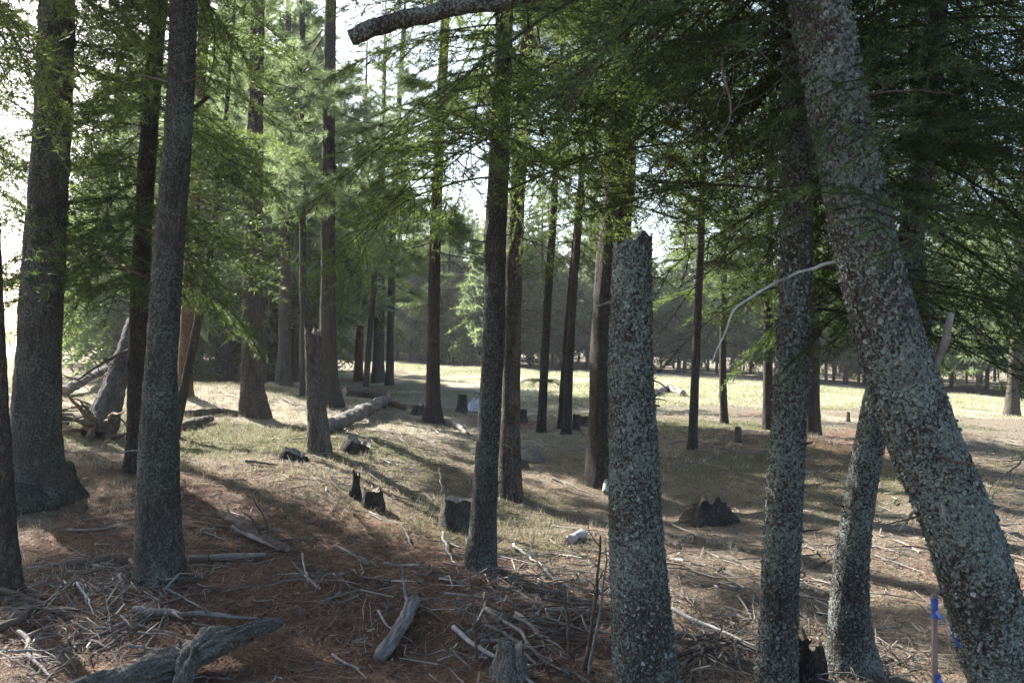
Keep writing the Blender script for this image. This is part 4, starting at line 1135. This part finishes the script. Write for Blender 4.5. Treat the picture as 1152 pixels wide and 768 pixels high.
# survey stake with blue flagging
sp = at(1055, 800, 3.0); sp[2] = h1(sp[0], sp[1])
root = thing('survey_stake', 'thin wooden stake with blue flagging tape beside the leaning tree', 'stake', sp)
stop = at(1051, 668, 3.0); sY = 3.0
mb = MB(); ax = norm(stop - sp)
def lath(mb, a, b_, w, d):
    t = norm(b_ - a); x = norm(np.cross(t, np.array([0, 1.0, 0.05]))); y = np.cross(t, x)
    ring = [(-1, -1), (1, -1), (1, 1), (-1, 1)]
    V = [a + x * w * i + y * d * j for i, j in ring] + [b_ + x * w * i * 0.9 + y * d * j for i, j in ring]
    mb.add(V, f4=[[0, 1, 5, 4], [1, 2, 6, 5], [2, 3, 7, 6], [3, 0, 4, 7], [4, 5, 6, 7], [3, 2, 1, 0]])
lath(mb, sp - ax * 0.2, stop, 0.0095, 0.006)
link('stake_lath', mb.mesh('stake_lath', [M['lath']], False, origin=sp), root)
for (a, b_, nm) in (((1051.3, 694), (1051.1, 672), 'tape_wrap'), ((1054.6, 778), (1053.6, 757), 'tape_wrap')):
    mb = MB(); C = np.array([at(*a, sY), at((a[0] + b_[0]) / 2, (a[1] + b_[1]) / 2, sY), at(*b_, sY)])
    t = np.linspace(0, 1, 12); C = np.stack([np.interp(t, [0, .5, 1], C[:, k]) for k in range(3)], 1)
    tube(mb, C, np.full(12, 0.0125) * (1 + 0.2 * vnoise(np.stack([t * 9, t, t], 1), 3)), 10, 0.25, 60, 2)
    link(nm, mb.mesh(nm, [M['tape']], origin=sp), root)
def ribbon(pts, w, nm):
    P = np.array(pts); t = np.linspace(0, 1, 24); s = np.linspace(0, 1, len(P))
    C = np.stack([np.interp(t, s, P[:, k]) for k in range(3)], 1)
    tw = 2.4 * t
    side = np.stack([np.cos(tw) * 0.7, np.sin(tw), 0.7 * np.cos(tw)], 1) * w
    mb = MB(); V = np.stack([C - side, C + side], 1).reshape(-1, 3); k = np.arange(23) * 2
    V2 = V + np.array([0, 0.0006, 0.0003])
    f = np.stack([k, k + 1, k + 3, k + 2], 1)
    mb.add(V, f4=f); mb.add(V2, f4=f[:, ::-1])
    link(nm, mb.mesh(nm, [M['tape']], origin=sp), root)
ribbon([at(1053, 688, 2.98), at(1062, 697, 2.94), at(1069, 712, 2.9), at(1081, 728, 2.88)], 0.0065, 'tape_tail')
ribbon([at(1056, 764, 2.98), at(1064, 776, 2.95), at(1068, 800, 2.94)], 0.010, 'tape_tail')

# dead branches and sticks: each a thing
def stick(label, a, b_, r0, mat='dead', la=0.0, lb=0.0, twigs=2, kink=0.07, group=None, name='dead_branch', sag=0.0):
    SEED[0] += 1; sd = SEED[0]
    p0, p1 = GL(*a, la + r0 * 0.6), GL(*b_, lb + r0 * 0.4)
    n = max(10, int(np.linalg.norm(p1 - p0) / 0.03))
    C = wobble(p0, p1, n, kink, sd, sag)
    C[:, 2] = np.maximum(C[:, 2], H(C[:, 0], C[:, 1]) + r0 * 0.4)
    R = np.linspace(r0, r0 * 0.35, n)
    mb = MB(); tube(mb, C, R, 7, 0.22, 30, sd)
    r = np.random.default_rng(sd)
    for _ in range(twigs):
        i = int(r.integers(2, n - 1)); L = np.linalg.norm(p1 - p0) * (0.12 + 0.22 * r.random())
        d = norm(norm(p1 - p0) * 0.7 + r.normal(size=3) * np.array([0.8, 0.8, 0.25]) + np.array([0, 0, 0.22]))
        tube(mb, wobble(C[i], C[i] + d * L, 8, 0.12, sd + 31), np.linspace(R[i] * 0.6, 0.0015, 8), 5, cap=False)
    return tag(link(name, mb.mesh(name, [M[mat]], origin=p0), None, p0), label, 'branch', group)
S = [
 ('straight pale stick on the needle litter behind the left foreground trunk', (75, 597), (148, 595), 0.011, 'dead', 0, 0, 0),
 ('short thin stick right of the left foreground trunk, angled down', (230, 600), (258, 612), 0.008, 'dead', 0, 0, 1),
 ('slim pale stick touching the base of the left foreground trunk', (208, 638), (262, 637), 0.008, 'dead', 0, 0, 0),
 ('small curved white stick standing on the red litter', (340, 632), (346, 656), 0.007, 'bleached', 0.05, 0, 0),
 ('white peeling branch leaning by the foot of the left foreground trunk', (146, 642), (190, 680), 0.013, 'dead', 0.06, 0, 4),
 ('hooked white branch under the left foreground trunk', (134, 660), (142, 688), 0.011, 'dead', 0.05, 0, 1),
 ('short white upright stick amid the left brush', (86, 668), (106, 694), 0.009, 'bleached', 0.06, 0, 0),
 ('long pale branch running from the trunk foot to the arching root', (165, 660), (244, 694), 0.010, 'dead', 0.03, 0, 2),
 ('thick smooth grey branch lying above the arching root', (150, 694), (290, 702), 0.024, 'silver', 0.02, 0.02, 2),
 ('thick dark branch at the left edge of the brush', (-10, 720), (56, 688), 0.028, 'dead_brown', 0.02, 0.05, 4),
 ('long brown branch sweeping through the left brush', (0, 676), (110, 700), 0.018, 'dead_brown', 0.05, 0.02, 5),
 ('long thin branch with peeling bark pointing to the arching root', (62, 738), (180, 694), 0.012, 'dead', 0.0, 0.03, 4),
 ('pale-tipped slim branch between the brush and the arching root', (105, 738), (176, 698), 0.009, 'dead', 0.0, 0.05, 2),
 ('forked grey branch in the bottom corner of the left brush', (20, 725), (66, 770), 0.014, 'dead', 0.05, 0, 5),
 ('thin stick at the bottom edge left of the short grey log', (374, 738), (412, 766), 0.009, 'dead', 0, 0, 0),
 ('tiny pale stick left of the short grey log', (396, 724), (414, 718), 0.007, 'dead', 0, 0, 0),
 ('long pale branch along the shadow line in the middle clearing', (376, 616), (430, 640), 0.011, 'dead', 0, 0, 2),
 ('second pale branch continuing along the shadow line', (432, 634), (480, 645), 0.009, 'dead', 0, 0.02, 3),
 ('pale curved stick standing beyond the broad cut stump', (494, 534), (495, 558), 0.010, 'bleached', 0.06, 0, 0),
 ('forked white stick left of the broad cut stump', (452, 600), (466, 618), 0.010, 'dead', 0.06, 0, 2),
 ('white leaning stick at the foot of the slim dark fir', (498, 612), (516, 646), 0.010, 'bleached', 0.08, 0, 0),
 ('grey leaning branch crossing in front of the slim dark fir', (524, 618), (540, 644), 0.008, 'dead', 0.07, 0, 0),
 ('long bleached branch on the floor right of the slim dark fir', (578, 618), (645, 668), 0.013, 'bleached', 0.03, 0, 3),
 ('pale branch lying in the sun beyond the white log chunk', (622, 539), (664, 556), 0.016, 'dead', 0, 0, 0),
 ('thick bleached pole lying in the foreground brush', (510, 716), (606, 775), 0.014, 'bleached', 0.04, 0.0, 0),
 ('slim white pole crossing the foreground brush', (546, 700), (640, 765), 0.014, 'dead', 0.06, 0.02, 1),
 ('pale pole right of the foreground rotten stump', (580, 698), (636, 735), 0.012, 'bleached', 0.03, 0.0, 1),
 ('grey pole at the back of the foreground brush', (560, 672), (634, 694), 0.012, 'dead', 0.05, 0.02, 2),
 ('long grey branch lying on the brush right of the snapped-off trunk', (755, 700), (850, 735), 0.014, 'bleached', 0.07, 0.03, 1),
 ('longer pale branch below it, right of the snapped-off trunk', (748, 718), (852, 740), 0.013, 'dead', 0.04, 0.02, 2),
 ('brown branch in the brush by the slim lichen trunk', (750, 752), (848, 728), 0.014, 'dead_brown', 0.05, 0.03, 4),
 ('thin pale stick leaning in the brush right of the snapped-off trunk', (762, 765), (800, 728), 0.009, 'dead', 0.02, 0.04, 1),
 ('long thin fallen branch left of the wide eroded stump', (748, 590), (812, 612), 0.010, 'dead', 0.02, 0, 2),
 ('short pale stick left of the slim lichen trunk', (830, 678), (846, 698), 0.009, 'dead', 0.04, 0, 0),
 ('pale twiggy branch on the sunlit floor right of the tilted mossy trunk', (985, 628), (1040, 646), 0.010, 'dead', 0.01, 0, 4),
 ('dark forked branch between the slim lichen trunk and the tilted trunk', (912, 640), (948, 632), 0.012, 'dead_brown', 0.0, 0.05, 3),
 ('thin branch on the floor just right of the slim lichen trunk', (896, 692), (935, 708), 0.008, 'dead', 0, 0, 1),
 ('thin stick beside the root of the tilted mossy trunk', (985, 738), (1040, 756), 0.010, 'dead', 0.0, 0, 3),
 ('bare arching twig at the foot of the survey stake', (1064, 740), (1090, 752), 0.006, 'dead', 0.09, 0, 2),
 ('dark dead bough with many twigs at the right edge of the view', (1160, 535), (1112, 560), 0.014, 'dead_brown', 0.30, 0.02, 9),
 ('pale branch on the brown floor right of the leaning tree', (1110, 590), (1152, 590), 0.011, 'dead', 0, 0, 1),
 ('long branch lying along the far brown rise', (905, 548), (935, 540), 0.014, 'dead_brown', 0, 0, 2),
 ('dark bent branch on the slope left of the pointed rotten stump', (277, 522), (312, 526), 0.02, 'dead_brown', 0.02, 0.02, 1),
 ('light straight branch on the slope by the long grey log', (318, 450), (348, 464), 0.018, 'dead', 0.03, 0, 1),
 ('thin pale branch on the slope right of the sawn stump', (430, 520), (470, 522), 0.012, 'dead', 0, 0, 1),
 ('grey branch between the two dark stumps and the broad cut stump', (428, 586), (478, 602), 0.010, 'dead', 0, 0, 2),
]
for row in S:
    stick(*row[:3], row[3], row[4], row[5], row[6], row[7])
# brown upright shoots in the foreground brush
def shoot(label, pts, Y, r0, mat='dead_brown', twigs=5):
    SEED[0] += 1
    P = np.array([at(a, b_, Y) for a, b_ in pts]); P[0][2] = h1(P[0][0], P[0][1]) - 0.05
    mb = MB(); t = np.linspace(0, 1, 30); s = np.linspace(0, 1, len(P))
    C = np.stack([np.interp(t, s, P[:, k]) for k in range(3)], 1) + 0.008 * np.stack([vnoise(np.stack([t * 9, t * 0, t * 0 + SEED[0]], 1), k) for k in (1, 2, 3)], 1)
    R = np.linspace(r0, r0 * 0.35, 30); tube(mb, C, R, 7, 0.25, 40, SEED[0])
    r = np.random.default_rng(SEED[0])
    for _ in range(twigs):
        i = int(r.integers(8, 29)); d = norm(r.normal(size=3) * np.array([1, 0.6, 0.3]) + np.array([0, 0, 0.9]))
        tube(mb, wobble(C[i], C[i] + d * (0.06 + 0.16 * r.random()), 6, 0.1, SEED[0]), np.linspace(R[i] * 0.5, 0.001, 6), 4, cap=False)
    o0 = P[0]
    tag(link('dead_shoot', mb.mesh('dead_shoot', [M[mat]], origin=o0), None, o0), label, 'shrub stem')
shoot('dark thin upright stem left of the foreground rotten stump', [(536, 775), (535, 720), (533, 680), (530, 640)], 4.0, 0.009)
shoot('dark upright stem midway between the rotten stump and the snapped-off trunk', [(641, 780), (640, 730), (637, 690), (635, 662)], 3.9, 0.010)
shoot('thick brown upright stem close to the left side of the snapped-off trunk', [(650, 790), (662, 730), (671, 670), (677, 600)], 4.0, 0.014, twigs=7)
shoot('paler brown stem twined beside the thick brown stem', [(660, 790), (668, 730), (680, 660), (683, 615)], 3.95, 0.010, 'dead')

# the smaller loose sticks of the brush heaps, each one a branch
r = np.random.default_rng(31)
heaps = [((585, 715), 75, 38, 46, 'loose stick in the brush heap left of the snapped-off trunk', 'sticks in the middle brush heap'),
         ((75, 725), 90, 38, 44, 'loose stick in the brush heap at the lower left', 'sticks in the left brush heap'),
         ((798, 738), 52, 28, 36, 'loose stick in the brush heap between the snapped-off and slim lichen trunks', 'sticks in the right brush heap')]
for (cx, cy_), sx, sy, n, lab, grp in heaps:
    for k in range(n):
        px, py = cx + sx * r.normal() * 0.65, cy_ + sy * r.normal() * 0.7
        a = r.normal() * 0.6; L = 18 + 50 * r.random()
        q = (px + L * math.cos(a), min(800, py + L * math.sin(a) * 0.6)); py = min(py, 800)
        stick(lab, (px, py), q, 0.0035 + 0.007 * r.random() ** 2, ['dead', 'dead_brown', 'dead_brown', 'dead', 'silver'][int(r.integers(5))], 0.10 * r.random(), 0.08 * r.random(), int(r.integers(0, 4)), 0.09, grp)

# ------------------------------------------------------------------ litter, grass (uncountable)
def in_view(n, ymin, ymax, r, power=1.6, margin=0.70):
    y = ymin + (ymax - ymin) * r.random(n) ** power
    x = (r.random(n) * 2 - 1) * (margin * y + 0.4)
    return x, y
def ground_normalish(x, y): return H(x, y)

r = np.random.default_rng(51)
# needles
x, y = in_view(330000, 2.2, 12.0, r, 1.5)
d_, g_, s_ = cover(x, y)
keep = r.random(len(x)) < 0.25 + 0.8 * d_
x, y = x[keep], y[keep]
n = len(x)
a = r.random(n) * 6.283
l = (0.035 + 0.06 * r.random(n)) * (0.8 + 0.07 * y); w = 0.0009 * (1 + 0.25 * y)
z0 = H(x, y); dx, dy = np.cos(a) * l, np.sin(a) * l
z1 = H(x + dx, y + dy)
b0 = 0.002 + 0.008 * r.random(n); b1 = 0.002 + 0.014 * r.random(n)
px_, py_ = -np.sin(a) * w, np.cos(a) * w
tri = np.stack([np.stack([x - px_, y - py_, z0 + b0], 1), np.stack([x + px_, y + py_, z0 + b0 + 0.001], 1), np.stack([x + dx, y + dy, z1 + b1], 1)], 1)
mb = MB(); mb.tris(tri)
tag(link('needle_litter', mb.mesh('needle_litter', [M['litter']], False)), 'fallen brown conifer needles covering the forest floor', kind='stuff')
# twigs
def twig_field(x, y, lmin, lmax, rmin, rmax, zlift, r):
    n = len(x)
    a = r.random(n) * 6.283; l = lmin + (lmax - lmin) * r.random(n) ** 2
    mx, my = x + np.cos(a) * l * 0.5, y + np.sin(a) * l * 0.5
    a2 = a + 0.5 * r.normal(size=n)
    ex, ey = mx + np.cos(a2) * l * 0.5, my + np.sin(a2) * l * 0.5
    rad = rmin + (rmax - rmin) * r.random(n) ** 2.5
    P0 = np.stack([x, y, H(x, y) + rad * 0.6 + zlift * r.random(n)], 1)
    P1 = np.stack([mx, my, H(mx, my) + rad * 0.7 + zlift * r.random(n)], 1)
    P2 = np.stack([ex, ey, H(ex, ey) + rad * 0.5 + zlift * r.random(n)], 1)
    return sticks3(P0, P1, rad, rad * 0.8), sticks3(P1, P2, rad * 0.8, rad * 0.35)
x, y = in_view(24000, 2.4, 19.0, r, 1.35)
cl = fbm(np.stack([x * 0.9, y * 0.9, 0 * x], 1), 3, 71)
keep = (r.random(len(x)) < sstep(-0.25, 0.45, cl)) & (r.random(len(x)) > 1.1 * np.exp(-((x + 0.75) / 0.85) ** 2 - ((y - 4.3) / 1.0) ** 2))
x, y = x[keep], y[keep]
t1, t2 = twig_field(x, y, 0.05, 0.42, 0.0015, 0.006, 0.02, r)
x, y = in_view(9000, 4.5, 15.0, r, 1.2)
cl = fbm(np.stack([x * 0.6, y * 0.6, 0 * x], 1), 3, 171)
keep = (r.random(len(x)) < sstep(-0.3, 0.5, cl)) & (x > -0.25 * y)
t5, t6 = twig_field(x[keep], y[keep], 0.06, 0.6, 0.002, 0.011, 0.03, r)
hx, hy = [], []
for (cx, cy_), sx, sy, n, lab, grp in heaps + [((960, 740), 60, 22, 0, '', ''), ((120, 660), 60, 14, 0, '', ''), ((620, 660), 60, 20, 0, '', '')]:
    for k in range(210 if sx < 80 else 150):
        p = G(min(1150, max(-20, cx + sx * 0.8 * r.normal())), min(805, max(560, cy_ + sy * 0.9 * r.normal())))
        hx.append(p[0]); hy.append(p[1])
t3, t4 = twig_field(np.array(hx), np.array(hy), 0.06, 0.38, 0.0014, 0.0075, 0.08, r)
mb = MB(); mb.tris(np.concatenate([t1, t2, t3, t4, t5, t6]))
tag(link('twig_litter', mb.mesh('twig_litter', [M['twig']], False)), 'small fallen twigs strewn over the forest floor', kind='stuff')
# bark chips and cones
x, y = in_view(16000, 2.3, 17.0, r, 1.3)
n = len(x); K = 5
al = r.random((n, 1)) * 6.283 + np.arange(K)[None] * 6.283 / K
rad = (0.005 + 0.018 * r.random((n, 1)) ** 3) * (0.6 + 0.7 * r.random((n, K)))
V = np.stack([x[:, None] + np.cos(al) * rad, y[:, None] + np.sin(al) * rad * 0.7, H(x, y)[:, None] + 0.004 + 0.012 * r.random((n, K))], -1)
cen = np.stack([x, y, H(x, y) + 0.012], 1)
v = np.concatenate([cen[:, None], V], 1).reshape(-1, 3); b_ = np.arange(n) * (K + 1)
tri = np.stack([np.stack([b_, b_ + 1 + k, b_ + 1 + (k + 1) % K], 1) for k in range(K)], 1).reshape(-1, 3)
mb = MB(); mb.add(v, f3=tri)
tag(link('bark_chips', mb.mesh('bark_chips', [M['chip']], False)), 'bark chips and cone scales strewn over the forest floor', kind='stuff')

def blades(x, y, hmin, hmax, w, lean, r, per=6, spread=0.03):
    n = len(x) * per
    x = np.repeat(x, per) + spread * r.normal(size=n); y = np.repeat(y, per) + spread * r.normal(size=n)
    z = H(x, y) - 0.005
    a = r.random(n) * 6.283; h = hmin + (hmax - hmin) * r.random(n) ** 1.5
    lx, ly = np.cos(a) * h * lean * r.random(n), np.sin(a) * h * lean * r.random(n)
    b_ = r.random(n) * 6.283
    ww = w if np.ndim(w) == 0 else np.repeat(w, per)
    sx, sy = np.cos(b_) * ww, np.sin(b_) * ww
    return np.stack([np.stack([x - sx, y - sy, z], 1), np.stack([x + sx, y + sy, z], 1), np.stack([x + lx, y + ly, z + h], 1)], 1)
x, y = in_view(60000, 3.2, 24.0, r, 1.2)
d_, g_, s_ = cover(x, y)
keep = r.random(len(x)) < np.clip(g_ * 1.5 - 0.45, 0, 1)
x, y = x[keep], y[keep]
mb = MB(); mb.tris(blades(x, y, 0.02, 0.075, 0.0012 + 0.00022 * y, 0.9, r, 6))
tag(link('forest_grass', mb.mesh('forest_grass', [M['grass']], False)), 'short sparse grass and moss on the forest floor', kind='stuff')
x, y = in_view(40000, 4.5, 24.0, r, 1.1)
d_, g_, s_ = cover(x, y)
keep = r.random(len(x)) < np.clip(s_ * 1.4 - 0.35, 0, 0.8)
x, y = x[keep], y[keep]
mb = MB(); mb.tris(blades(x, y, 0.015, 0.09, 0.0012 + 0.00025 * y, 1.6, r, 5, 0.04))
tag(link('dry_grass', mb.mesh('dry_grass', [M['straw']], False)), 'dry bleached grass lying on the forest floor', kind='stuff')
x, y = in_view(2600, 5.0, 22.0, r, 1.1)
keep = vnoise(np.stack([x * 0.7, y * 0.7, 0 * x], 1), 91) > 0.0
x, y = x[keep], y[keep]
mb = MB(); mb.tris(blades(x, y, 0.03, 0.11, 0.0013 + 0.00022 * y, 0.8, r, 22, 0.035))
tag(link('grass_tufts', mb.mesh('grass_tufts', [M['straw']], False)), 'dry grass tufts dotted over the forest floor', kind='stuff')
y = 15 + 47 * r.random(150000) ** 0.9
x = (r.random(150000) * 2 - 1) * (0.70 * y + 1)
keep = (r.random(len(x)) < meadow_mask(x, y) * sstep(-0.55, 0.3, fbm(np.stack([x * 0.33, y * 0.2, 0 * x], 1), 3, 95)))
x, y = x[keep], y[keep]
mb = MB(); mb.tris(blades(x, y, 0.03, 0.12, 0.0022 + 0.00028 * y, 0.8, r, 5, 0.08))
tag(link('meadow_grass', mb.mesh('meadow_grass', [M['meadow']], False)), 'pale green and straw coloured meadow grass in the sun', kind='stuff')
